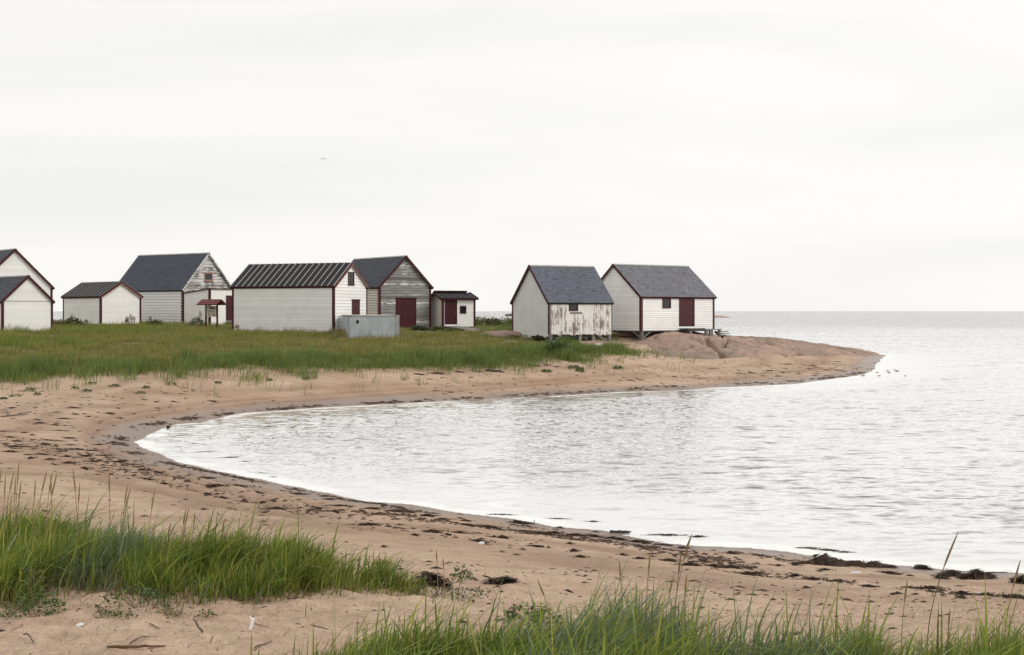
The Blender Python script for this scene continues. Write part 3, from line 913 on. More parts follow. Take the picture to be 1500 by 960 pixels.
# --- tall one behind it
hA2 = House('gabled_storehouse', 'tall white gabled storehouse cut by the left edge, behind the small shed', -36, 108, 40, 76.5, None, 486, 420, 366, 'v', Wl=9)
hA2.core(WHITE); hA2.foundation(STONE)
hA2.boards('R', 0.28, WHITE, lip=0.006); hA2.corners(RED, 0.15); hA2.roof(TAR, 'shingle', 0.16, 0.14, seed=2)
# --- low shed with battened roof
hB = House('battened_roof_shed', 'low white shed with dark battened roof left of the large shingled storehouse', 147, 126, 45, 206.5, 92.5, 475, 434, 413.5, 'v')
hB.core(WHITE); hB.foundation(DARKWOOD)
hB.boards('R', 0.24, WHITE, lip=0.011); hB.boards('L', 0.24, WHITE, lip=0.011)
hB.corners(RED, 0.16); hB.roof(TAR, 'batten', 0.16, 0.14, nb=11, bmat=BATTEN_D, ridgecap=False, rake=RED)
k = MB()
for side in (-1, 1):
    k.hexa([hB.rp(side, 0, -.145 - .03, -.17), hB.rp(side, hB.sl + .1, -.175, -.17), hB.rp(side, hB.sl + .1, -.16, -.17), hB.rp(side, 0, -.16, -.17),
            hB.rp(side, 0, -.175, -.102), hB.rp(side, hB.sl + .1, -.175, -.102), hB.rp(side, hB.sl + .1, -.16, -.102), hB.rp(side, 0, -.16, -.102)])
k.build('rake_lining', PINKT, hB.rf)
# --- large storehouse with sagging shingle roof and annex
hC = House('shingled_storehouse', 'large weathered white storehouse with blue-grey shingle roof and small gable window', 267, 133, 54, 340, 168, 476, 423.5, 371.5, 'v')
hC.window('R', 298.5, 311.5, 399, 412, PINKT, 0.14, (1, 1), True, label='small window with flaking pink frame')
hC.core(DARKWOOD); hC.foundation(DARKWOOD)  # core coloured dark so the board gaps read as shadow lines
hC.boards('L', 0.275, WHITE, lip=0.05, gap=.022); hC.boards('R', 0.30, WHITE2, lip=0.04, gap=.025)
hC.corners(RED, 0.17); hC.roof(TAR, 'shingle', 0.22, 0.18, seed=3, tintbase=(0.094, 0.104, 0.136), rake=WHITE2)
# annex: projects from the gable wall towards the water
def annex():
    h = hC; w = 3.9; L = h.Wl * 0  # local: x along gable, -y outward
    x0, x1, y0 = 0.02, 5.6, -3.9
    mb = MB()
    zt0, zt1 = h.zpx('R', 0, 430.5), CH - (424 - HZ) * (h.d0 - 3.9 * math.cos(h.a)) / F - h.zb
    mb.hexa([(x0, y0, 0), (x1, y0, 0), (x1, -.06, 0), (x0, -.06, 0), (x0, y0, zt1), (x1, y0, zt1), (x1, -.06, zt0), (x0, -.06, zt0)])
    an = mb.build('annex', WHITE, h.root); an['label'] = 'plain white lean-to annex with dark red trim and door'
    r = MB(); e = .12
    r.hexa([(x0 - e, y0 - e, zt1 + .01), (x1 + e, y0 - e, zt1 + .01), (x1 + e, -.04, zt0 + .01), (x0 - e, -.04, zt0 + .01),
            (x0 - e, y0 - e, zt1 + .11), (x1 + e, y0 - e, zt1 + .11), (x1 + e, -.04, zt0 + .11), (x0 - e, -.04, zt0 + .11)])
    r.build('annex_roof', RED, an)
    for (a_, b_, c_, d_) in ((x0 - .03, x0 + .16, y0 - .03, y0 + .16), (x0 - .03, x0 - .002, -.25, -.05)):
        k = MB(); k.box(a_, b_, c_, d_, -.1, zt1 if c_ < -1 else zt0); k.build('corner_board', RED, an)
    # door on the outer face
    def sx(px):
        kx = (px - CX) / F; X0 = h.X0 - (y0) * math.sin(h.a); Y0 = h.d0 + y0 * math.cos(h.a)
        return (kx * Y0 - X0) / (math.cos(h.a) - kx * math.sin(h.a))
    t0 = sx(331); dd = h.d0 + y0 * math.cos(h.a) + t0 * math.sin(h.a)
    zz0, zz1 = CH - (470 - HZ) * dd / F - h.zb, CH - (433 - HZ) * dd / F - h.zb
    k = MB(); k.box(t0, t0 + 1.0, y0 - .05, y0 - .002, zz0, zz1); k.build('annex_door', RED, an)
    k = MB(); k.box(t0 - .1, t0 + 1.3, y0 - 1.0, y0 - .06, zz0 - .14, zz0 - .06); k.build('door_step', WOOD, an)
    k = MB(); k.box(x0 + .1, x1 - .1, y0 + .1, -.2, -.8, -.001); k.build('footing', DARKWOOD, an)
annex()
# --- long storehouse with pale battens
hD = House('battened_roof_storehouse', 'long white clapboard storehouse with dark roof and pale battens in the middle', 489, 106, 65, 537.5, 340.5, 487, 418.5, 386, 'v')
hD.window('R', 509.2, 518.5, 398.5, 417.5, RED, 0.09, (2, 3), True)
hD.door('R', 515, 526.5, 439.5, 463, head=True, mat=REDF)
hD.core(DARKWOOD); hD.foundation(DARKWOOD)  # dark core colour deepens the shadow lines in the board gaps
hD.boards('L', 0.185, WHITE, lip=0.03, gap=.008); hD.boards('R', 0.25, WHITE, lip=0.03, gap=.012)
hD.corners(RED, 0.15); hD.roof(TAR, 'batten', 0.16, 0.14, nb=18, bmat=BATTEN_L, ridgecap=False, rake=REDF)
k = MB()
for side in (-1, 1):
    k.hexa([hD.rp(side, 0, -.178, -.16), hD.rp(side, hD.sl + .1, -.178, -.16), hD.rp(side, hD.sl + .1, -.16, -.16), hD.rp(side, 0, -.16, -.16),
            hD.rp(side, 0, -.178, -.102), hD.rp(side, hD.sl + .1, -.178, -.102), hD.rp(side, hD.sl + .1, -.16, -.102), hD.rp(side, 0, -.16, -.102)])
k.build('rake_lining', PINKT, hD.rf)
# --- weathered barn with bare grey boards
hE = House('weathered_barn', 'weathered grey board barn with dark red double doors behind the metal bin', 555, 119, 35, 631, 484, 481, 419.5, 376, 'v')
hE.door('R', 579.5, 609.5, 437, 480, leaves=2, head=True)
hE.core(DARKWOOD); hE.foundation(STONE)  # dark core colour stands in for shade between the boards
hE.boards('R', 0.235, BARE, lip=0.03, mats=[BARE, BARE, WHITE2, BARE, WOOD, BARE, BARE], gap=.022); hE.boards('L', 0.22, CREAM, lip=0.04, gap=.03)
hE.corners(RED, 0.20); hE.roof(TAR, 'shingle', 0.20, 0.20, seed=4, tintbase=(0.088, 0.096, 0.118))
# --- little shed with ramp
hF = House('ramp_shed', 'small white shed on low stilts with plank ramp, beside the weathered barn', 648, 121, 22, 696, 633, 478.5, 437, 429.8, 'u', Wl=3.6)
hF.door('R', 651.5, 669.5, 440, 475.5, head=False); hF.window('R', 673.5, 683, 448.5, 459.5, RED, 0.09, (1, 1), False)
hF.core(WHITE)
hF.boards('R', 0.21, WHITE, lip=0.009); hF.boards('L', 0.21, CREAM2, lip=0.009)
hF.corners(RED, 0.15); hF.roof(TAR, 'batten', 0.26, 0.22, nb=7, bmat=BATTEN_F, ridgecap=False)
k = MB()                                  # back slope runs on past the ridge as a ragged lip
for i in range(7):
    a0 = -.25 + i * (hF.along + .1) / 7; a1 = a0 + (hF.along + .1) / 7 - .02
    k.hexa([hF.rp(1, .05, a0, .09), hF.rp(1, .05, a1, .09), hF.rp(1, -.34 - .02 * (i % 2), a1, .09), hF.rp(1, -.34 - .02 * (i % 2), a0, .09),
            hF.rp(1, .05, a0, .16), hF.rp(1, .05, a1, .16), hF.rp(1, -.34 - .02 * (i % 2), a1, .16), hF.rp(1, -.34 - .02 * (i % 2), a0, .16)])
k.build('roof_lip', REDF, hF.rf)
for (x, y) in ((.15, .15), (hF.Wr - .2, .15), (hF.Wr / 2, .2), (.15, 3.2), (hF.Wr - .2, 3.2)):
    k = MB(); k.box(x - .12, x + .12, y - .12, y + .12, -.75, 0.0); k.build('post', WOOD, hF.root)
x0 = hF.solve('R', 650); x1 = hF.solve('R', 670)
for i in range(9):                       # ramp of cross planks
    f0, f1 = i / 9, (i + .93) / 9
    k = MB()
    sk = 1.5
    z0, z1 = .04 - f0 * .30, .04 - f1 * .30
    k.hexa([(x0 + sk * f0, -.05 - 2.4 * f0, z0 - .06), (x1 + sk * f0 + .3 * f0, -.05 - 2.4 * f0, z0 - .06), (x1 + sk * f1 + .3 * f1, -.05 - 2.4 * f1, z1 - .06), (x0 + sk * f1, -.05 - 2.4 * f1, z1 - .06),
            (x0 + sk * f0, -.05 - 2.4 * f0, z0), (x1 + sk * f0 + .3 * f0, -.05 - 2.4 * f0, z0), (x1 + sk * f1 + .3 * f1, -.05 - 2.4 * f1, z1), (x0 + sk * f1, -.05 - 2.4 * f1, z1)])
    k.build('ramp_plank', WOOD, hF.root)
for xx in (x0, x1 - .05):
    k = MB(); k.beam((xx + .04, -.06, -.14), (xx + 1.5, -2.4, -.42), .07, .14); k.build('ramp_stringer', DARKWOOD, hF.root)

# --- boathouse with peeling front
hG = House('peeling_boathouse', 'boathouse on stilts with peeling white vertical boards and slate roof', 804, 99.5, 30, 896, 750.5, 490.5, 442.5, 390, 'u')
hG.window('R', 833, 846.5, 443.5, 456, REDF, 0.10, (1, 1), False)
hG.core(WHITEG)
t = 0.20; i = 0
while t < hG.Wr - .1:
    w = random.uniform(.155, .235); t1 = min(t + w, hG.Wr - .02)
    cut = [o for o in hG.open['R'] if o[0] < (t + t1) / 2 < o[1]]
    lo = random.uniform(-.10, .05); off = random.uniform(0, .012)
    zs = [(lo, hG.ze)] if not cut else [(lo, cut[0][2]), (cut[0][3], hG.ze)]
    for z0, z1 in zs:
        if z1 - z0 > .05:
            k = MB(); hG.fbox(k, 'R', t + .006, t1 - .006, z0, z1, -.02, .022 + off); k.build('board', PEELV, hG.wall)
    t = t1; i += 1
k = MB(); hG.fbox(k, 'R', 0.05, .195, -.02, hG.ze, -.02, .04); k.build('board', WOOD, hG.wall)
t0, t1, z0, z1 = hG.rect('R', 835, 852, 457.5, 459.5)
k = MB(); hG.fbox(k, 'R', t0, t1, z0, z1, .02, .07); k.build('ledge', WOOD, hG.root)
hG.corners(REDF, 0.10); hG.roof(TAR, 'shingle', 0.14, 0.12, seed=5, tintbase=(0.112, 0.125, 0.156), rake=REDF, trim=DARKWOOD)
# ragged bottom edge of the gable skin
k = MB(); t = 0.05
while t < hG.Wl - .05:
    w = random.uniform(.12, .45); dz = random.uniform(.02, .24)
    hG.fbox(k, 'L', t, min(t + w, hG.Wl - .03), -dz, .03, -.02, .006); t += w
k.build('torn_skirting', WHITEG, hG.wall)
k = MB()
for (a0, b0, a1, b1) in ((.1, .1, hG.Wr - .1, .24), (.1, hG.Wl - .24, hG.Wr - .1, hG.Wl - .1), (.1, .24, .24, hG.Wl - .24), (hG.Wr - .24, .24, hG.Wr - .1, hG.Wl - .24)):
    k.box(a0, a1, b0, b1, -.26, -.012)
k.build('sill_beam', DARKWOOD, hG.root)

def stilts(h, spots, ground_fn, top=-.02, w=0.24, mat=WOOD, brace=True):
    c, s_ = math.cos(h.a), math.sin(h.a)
    for (x, y, br) in spots:
        wx, wy = h.X0 + x * c - y * s_, h.d0 + x * s_ + y * c
        g_ = float(ground_fn(wx, wy)[0]) - h.zb - .15
        k = MB(); k.box(x - w / 2, x + w / 2, y - w / 2, y + w / 2, g_, top); k.build('post', mat, h.root)
        for (bx, by) in br:
            L = max(min(-g_ - .2, 1.0), .25)
            k = MB(); k.beam((x + bx * .1, y + by * .1, g_ + .28), (x + bx * (.1 + L * 1.25), y + by * (.1 + L * 1.25), -.08), .10, .10); k.build('brace', mat, h.root)
stilts(hG, [(.15, .05, ((1, 0), (0, 1))), (hG.Wr - .2, .05, ((-1, 0),)), (hG.Wr * .5, .15, ()), (hG.Wr * .72, .2, ()), (.1, hG.Wl - .1, ()), (.12, hG.Wl * .5, ()),
            (hG.Wr - .15, hG.Wl - .1, ()), (hG.Wr - .15, hG.Wl * .5, ((0, -1),)), (hG.Wr * .5, hG.Wl * .6, ())], top_z)

# --- last boathouse, at the rock
hH = House('rock_boathouse', 'white clapboard boathouse with dark red door on stilts at the rock point', 939, 104, 37, 1046, 862, 484.5, 434, 388.5, 'u')
hH.window('R', 970, 982.5, 435, 452, RED, 0.10, (1, 1), False); hH.door('R', 994.5, 1017, 435.5, 478, head=False)
hH.core(DARKWOOD)  # core painted dark to draw shadow lines between the clapboards
hH.boards('R', 0.145, WHITE, lip=0.022, gap=.012); hH.boards('L', 0.145, WHITE, lip=0.022, gap=.012)
hH.corners(RED, 0.17); hH.roof(TAR, 'shingle', 0.16, 0.14, seed=6, tintbase=(0.150, 0.152, 0.170), rows=.2)
k = MB()
for (a0, b0, a1, b1) in ((.12, .10, hH.Wr - .12, .22), (.12, hH.Wl - .22, hH.Wr - .12, hH.Wl - .1), (.12, .22, .24, hH.Wl - .22), (hH.Wr - .24, .22, hH.Wr - .12, hH.Wl - .22)):
    k.box(a0, a1, b0, b1, -.10, -.012)
k.build('sill_beam', WOOD, hH.root)
stilts(hH, [(.18, .12, ((1, 0), (0, 1))), (hH.Wr * .335, .15, ()), (hH.Wr * .62, .2, ()), (hH.Wr - .2, .15, ()), (.15, hH.Wl * .55, ((0, 1), (0, -1))), (.15, hH.Wl - .2, ((0, -1),)),
            (hH.Wr * .4, hH.Wl - .2, ()), (hH.Wr - .2, hH.Wl - .2, ())], top_z, -.01)
# landing and steps at its door
t0, t1 = hH.solve('R', 994), hH.solve('R', 1018)
st_e = empty('door_landing', tuple(hH.root.matrix_world.translation) if False else (hH.X0, hH.d0, hH.zb), hH.a, 'grey plank landing with bench and steps below the red boathouse door', 'steps')
for i in range(4):
    k = MB(); k.box(t0 - .05, t1 + .08, -.10 - (i + 1) * .24 + .01, -.10 - i * .24, .08, .15); k.build('plank', WOOD, st_e)
k = MB(); k.box(t0, t1, -1.05, -.12, -.02, .07); k.build('joist_frame', DARKWOOD, st_e)
tb0, tb1 = hH.solve('R', 1014), hH.solve('R', 1037)
for i in range(2):
    k = MB(); k.box(tb0, tb1, -1.55 + i * .26, -1.31 + i * .26, .02, .09); k.build('seat_plank', WOOD, st_e)
def leg_to_ground(x, y, w, ztop, name='post'):
    c, s_ = math.cos(hH.a), math.sin(hH.a)
    g_ = float(top_z(hH.X0 + x * c - y * s_, hH.d0 + x * s_ + y * c)[0]) - hH.zb - .05
    k = MB(); k.box(x - w / 2, x + w / 2, y - w / 2, y + w / 2, g_, ztop); k.build(name, WOOD, st_e)
leg_to_ground(t0 + .35, -.9, .26, -.02); leg_to_ground(tb0 + .12, -1.4, .2, .02); leg_to_ground(tb0 + .5, -1.45, .16, .02); leg_to_ground(tb1 - .15, -1.4, .16, .02)
for i in range(3):
    ts = tb1 + .05 + i * .22
    k = MB(); k.box(ts, ts + .62, -1.55, -.75, -.16 - i * .17, -.09 - i * .17); k.build('tread', WOOD, st_e)
k = MB(); k.beam((tb1 + .05, -.7, -.14), (tb1 + 1.0, -.7, -.62), .06, .16); k.build('stringer', DARKWOOD, st_e)

# --- metal bin in the grass
bd = 93.0
bin_h = House('metal_bin', 'grey galvanised metal storage bin standing in grass before the weathered barn', 510.5, bd, 9, 585, 500.5, 499, 463.5, 463.4, 'v')
bin_h.root['category'] = 'container'; del bin_h.root['group']
hb = bin_h
k = MB(); k.box(0, hb.Wr, 0, hb.Wl, -.2, hb.ze); body = k.build('body', STEEL, hb.root)
k = MB(); k.box(-.03, hb.Wr + .03, -.03, hb.Wl + .03, hb.ze, hb.ze + .07); k.build('lid', PLASTER if False else RIDGE, hb.root)
for px in (505, 509, 513.5, 579):
    t = hb.solve('R', px); k = MB(); k.box(t - .05, t + .05, -.05, -.032, hb.ze + .0, hb.ze + .06); k.build('marker', RED, hb.root)
for t in (hb.Wr - .03, hb.Wr - .2):
    k = MB(); k.box(t - .03, t + .02, -.04, -.001, -.15, hb.ze - .01); k.build('rib', RIDGE, hb.root)
k = MB(); k.box(.01, .05, -.03, -.001, -.15, hb.ze - .01); k.build('rib', STEELD, hb.root)
cx, cz = hb.solve('R', 523), hb.zpx('R', 1, 471.5)
k = MB(); ring = [(cx + .14 * math.cos(t) * (1 if math.cos(t) > 0 else .35), cz + .14 * math.sin(t)) for t in np.linspace(0, 2 * math.pi, 16, endpoint=False)]
nv = len(k.v)
for yy in (-.02, -.004):
    for x, z in ring: k.v.append((x, yy, z))
k.f.append(tuple(range(16))); k.f.append(tuple(range(16, 32))[::-1])
for j in range(16): k.f.append((j, (j + 1) % 16, 16 + (j + 1) % 16, 16 + j))
k.build('port', BLACK, hb.root)

# --- notice board kiosk
kd = 117.0
X, Y, Zk = P(310, 476, kd)
ko = empty('notice_board', (X, Y, Zk), math.radians(-24), 'small roofed notice board on two dark red posts before the storehouse annex', 'notice board')
hw = 0.58
for sx_ in (-1, 1):
    k = MB(); k.box(sx_ * hw - .06, sx_ * hw + .06, -.06, .06, -.5, 1.72); k.build('post', RED, ko)
k = MB(); k.box(-hw + .07, hw - .07, -.03, .02, .68, 1.62); pn = k.build('panel', CREAM, ko)
def daub(x, z, w, h, mat, name='printed_patch'):
    k = MB(); k.box(x - w / 2, x + w / 2, -.036, -.0305, z - h / 2, z + h / 2); k.build(name, mat, pn)
BLUEP = simple('printed_blue', (0.07, 0.10, 0.16), .6); GREENP = simple('printed_green', (0.06, 0.12, 0.06), .6); ORP = simple('printed_orange', (0.45, 0.17, 0.10), .6); BGE = simple('printed_beige', (0.45, 0.46, 0.36), .6)
daub(.05, 1.42, .5, .14, BLUEP); daub(-.18, .82, .16, .12, GREENP); daub(.28, .86, .2, .16, ORP); daub(-.3, .95, .08, .12, GREENP); daub(.12, .92, .1, .08, ORP); daub(0, 1.15, .6, .2, BGE)
rfk = MB()
for side in (-1, 1):
    rfk.hexa([(-1.0, 0, 2.12), (1.0, 0, 2.12), (1.0, side * .75, 1.68), (-1.0, side * .75, 1.68), (-1.0, 0, 2.17), (1.0, 0, 2.17), (1.0, side * .77, 1.73), (-1.0, side * .77, 1.73)])
REDROOF = simple('faded_red_shingle', (0.16, 0.045, 0.045), .7, .3, 5)
kr = rfk.build('roof', REDROOF, ko)
for side in (-1, 1):
    for j in range(3):
        f0, f1 = j / 3, (j + 1) / 3
        k = MB(); y0, y1 = side * .77 * f0, side * .78 * f1; z0, z1 = 2.178 - .445 * f0, 2.178 - .445 * f1
        k.hexa([(-1.01, y0, z0), (1.01, y0, z0), (1.01, y1, z1), (-1.01, y1, z1), (-1.01, y0, z0 + .012), (1.01, y0, z0 + .012), (1.01, y1, z1 + .04), (-1.01, y1, z1 + .04)])
        k.build('roof_board', REDROOF, kr)

# --- boardwalks
def boardwalk(label, a, b, w, np_, mat=WOOD, lift=.10, dz=None):
    a = Vector(a); b = Vector(b); d = (b - a).normalized(); nrm = Vector((-d.y, d.x, 0)).normalized()
    e = empty('boardwalk', tuple(a), 0, label, 'boardwalk')
    L = (b - a).length
    for i in range(np_):
        c0 = d * (L * i / np_); c1 = d * (L * (i + .93) / np_)
        j = random.uniform(-.03, .03); zz = Vector((0, 0, random.uniform(-.008, .008)))
        k = MB(); up = Vector((0, 0, .05))
        k.hexa([c0 - nrm * (w / 2 + j) + zz, c1 - nrm * (w / 2 + j) + zz, c1 + nrm * (w / 2 + j) + zz, c0 + nrm * (w / 2 + j) + zz,
                c0 - nrm * (w / 2 + j) + zz + up, c1 - nrm * (w / 2 + j) + zz + up, c1 + nrm * (w / 2 + j) + zz + up, c0 + nrm * (w / 2 + j) + zz + up])
        k.build('plank', mat, e)
    for s_ in (-1, 1):
        k = MB(); k.beam(nrm * (s_ * w * .38) - Vector((0, 0, .14)), d * L + nrm * (s_ * w * .38) - Vector((0, 0, .14)), .1, .26); k.build('bearer', DARKWOOD, e)
    return e
boardwalk('grey plank boardwalk from the small shed ramp toward the peeling boathouse', P(684, 487.5, 119), P(756, 486.5, 117), 1.3, 26)
boardwalk('grey plank boardwalk in grass between the left shed and the low battened shed', P(80, 481, 113), P(122, 482.5, 111), 1.5, 16)
boardwalk('short plank path in front of the weathered barn doors', P(601, 485.5, 112), P(632, 488, 108), 1.0, 10)

# ------------------------------------------------------------------ grass
def blades(name, pos, h, w, lean, bend, col, segs=4, droop=0.25):
    """one mesh of curved tapering blades; pos (n,3), h/w/lean angle/bend per blade, col (n,3)"""
    nb = len(pos)
    ts = np.linspace(0, 1, segs + 1)
    dx, dy = np.cos(lean), np.sin(lean)
    fa = lean + math.pi / 2 + RNG.normal(0, 0.7, nb)
    ox, oy = np.cos(fa), np.sin(fa)
    nv = 2 * segs + 1
    V = np.empty((nb, nv, 3), np.float32)
    for i, t in enumerate(ts):
        cx = pos[:, 0] + dx * bend * h * t * t
        cy = pos[:, 1] + dy * bend * h * t * t
        cz = pos[:, 2] + h * (t - droop * np.minimum(bend, 1.2) * t ** 3)
        if i < segs:
            ww = w * (1 - 0.75 * t ** 1.6) * (0.75 + 0.25 * min(1, t * 4)) / 2
            V[:, 2 * i] = np.c_[cx - ox * ww, cy - oy * ww, cz]
            V[:, 2 * i + 1] = np.c_[cx + ox * ww, cy + oy * ww, cz]
        else:
            V[:, 2 * i] = np.c_[cx, cy, cz]
    base = (np.arange(nb) * nv)[:, None]
    qs = [np.c_[base + 2 * i, base + 2 * i + 1, base + 2 * i + 3, base + 2 * i + 2] for i in range(segs - 1)]
    tr = np.c_[base + 2 * segs - 2, base + 2 * segs - 1, base + 2 * segs]
    me = mesh_np(name, V.reshape(-1, 3), quads=np.concatenate(qs) if qs else None, tris=tr)
    cattr(me, 'tint', np.repeat(col, nv, 0))
    return me

def in_poly_samples(poly, n, weight=None):
    poly = np.array(poly); lo, hi = poly.min(0), poly.max(0)
    out = np.empty((0, 2))
    while len(out) < n:
        p = RNG.uniform(lo, hi, (n * 2, 2))
        k = inside(p[:, 0], p[:, 1], [tuple(q) for q in poly])
        p = p[k]
        if weight is not None:
            p = p[RNG.random(len(p)) < weight(p[:, 0], p[:, 1])]
        out = np.r_[out, p]
    return out[:n]

def palette(n, cols, probs):
    c = np.array(cols)[RNG.choice(len(cols), n, p=np.array(probs) / sum(probs))]
    return c * RNG.uniform(0.75, 1.25, (n, 1))

# meadow behind the beach
MV = [(-52, 60), (12, 60), (12, 128), (-52, 150)]
def mw(x, y):
    md = sdf(x, y, MEADOW) + (fbm(x * .5, y * .5, 21, 3) - .5) * 2.4
    dens = sstep(-0.6, 3.2 - 2.0 * sstep(-8, 2, x), md) * (1 + .9 * sstep(-2, 3, x)) * np.where(y > 112, .35, 1) * (0.35 + 0.65 * np.clip(75 / y, 0, 1) ** 2)
    tuft = fbm(x * .9, y * .9, 27, 3)
    dens = dens * (0.30 + 0.70 * sstep(.38, .62, tuft))
    dens = np.maximum(dens, (md > -4.5) * 0.55 * sstep(.60, .72, tuft) * np.exp(np.minimum(md, 0) / 1.3))
    und = np.zeros(x.shape, bool)
    for h in (hA, hA2, hB, hC, hD, hE, hF, hG, hH, bin_h):
        c, s_ = math.cos(h.a), math.sin(h.a); lx = (x - h.X0) * c + (y - h.d0) * s_; ly = -(x - h.X0) * s_ + (y - h.d0) * c
        und |= (lx > -.05) & (lx < h.Wr) & (ly > -.05) & (ly < h.Wl)
    dens = dens * np.where(und, 0, 1)
    # visible wedge only
    dens = dens * (np.abs(x) < 0.42 * y + 1)
    # trodden rock patches before the peeling boathouse
    rp = 1.6 * np.exp(-(((x - 4.2) / 4.2) ** 2 + ((y - 99.6) / 2.6) ** 4)) + np.exp(-(((x + 0.6) / 1.6) ** 2 + ((y - 101.5) / 1.2) ** 2))
    rp = rp + 1.4 * np.exp(-(((x + 4.0) / 4.5) ** 2 + ((y - 114.0) / 5.5) ** 4)) + np.exp(-(((x + 36.6) / 2.6) ** 2 + ((y - 111.5) / 2.0) ** 4))
    return dens * (1 - 0.9 * np.clip(rp, 0, 1))
NM = 230000
p = np.empty((0, 2))
while len(p) < NM:
    yy = RNG.uniform(58, 140, 150000); xx = RNG.uniform(-.42, .16, 150000) * yy
    kk = RNG.random(150000) < mw(xx, yy) * (yy / 140)
    p = np.r_[p, np.c_[xx, yy][kk]]
p = p[:NM]
x, y = p[:, 0], p[:, 1]
md = sdf(x, y, MEADOW)
z = top_z(x, y) - 0.02
patch = fbm(x * .16, y * .16, 23, 4); fine_p = fbm(x * .6, y * .45, 24, 3)
edge = 1 - sstep(4.0, 11.0, md + (patch - .5) * 9)
lush = sstep(.42, .56, patch) * sstep(17, 24, md)
hgt = (0.24 + 0.16 * fine_p) + edge * (0.16 + 0.30 * sstep(.40, .7, fine_p)) + lush * .12
hgt *= RNG.uniform(.5, 1.15, NM) * .86
near_edge = 1 - sstep(0, 1.5, md)
hgt *= 1 - .25 * near_edge
tf = fbm(x * .9, y * .9, 27, 3)
hgt *= 0.70 + 0.75 * sstep(.40, .68, tf)
wall_d = np.full(NM, 99.0)
for h in (hA, hB, hC, hD, hE, bin_h):
    c_, s_ = math.cos(h.a), math.sin(h.a); lx = (x - h.X0) * c_ + (y - h.d0) * s_; ly = -(x - h.X0) * s_ + (y - h.d0) * c_
    wall_d = np.minimum(wall_d, np.hypot(np.maximum(np.maximum(-lx, lx - h.Wr), 0), np.maximum(np.maximum(-ly, ly - h.Wl), 0)))
hgt *= 1 - .6 * np.exp(-((x - 5) / 5.5) ** 2 - ((y - 98.5) / 3.5) ** 2)
atwall = wall_d < 1.1
hgt = np.where(atwall, hgt * RNG.uniform(.8, 1.9, NM), hgt)
green = palette(NM, [(.135, .185, .045), (.185, .22, .050), (.10, .150, .05), (.235, .24, .065)], [4, 3, 3, 1.3])
olive = palette(NM, [(.200, .192, .048), (.255, .215, .068), (.160, .188, .044), (.35, .28, .13)], [4, 3, 3, 1.4])
low = palette(NM, [(.150, .205, .038), (.205, .235, .048), (.110, .165, .040)], [3, 3, 2])
sel = RNG.random(NM)
gmix = np.clip(edge * 1.05 + lush * .8 + (fine_p - .5) * .9, .04, .97)
col = np.where((sel < gmix)[:, None], np.where((lush > .5)[:, None], low, green), olive)
col = np.where((atwall & (RNG.random(NM) < .35))[:, None], palette(NM, [(.26, .17, .12), (.30, .22, .15)], [1, 1]), col)
dk = (edge > .45) & (tf > .52) & (RNG.random(NM) < .5)
col[dk] = palette(int(dk.sum()), [(.115, .165, .046), (.15, .195, .05), (.095, .14, .05)], [1, 1, 1])
hgt[dk] *= 1.2
col = col * (0.62 + 0.90 * tf)[:, None]
me = blades('meadow_grass', np.c_[x, y, z], hgt, RNG.uniform(.018, .034, NM), RNG.normal(0.1, .9, NM), np.abs(RNG.normal(.35, .25, NM)), col, segs=2)
link('meadow_grass', me, GRASSM, label='green and straw-brown meadow grass between the beach and the buildings', cat='grass', kind='stuff')

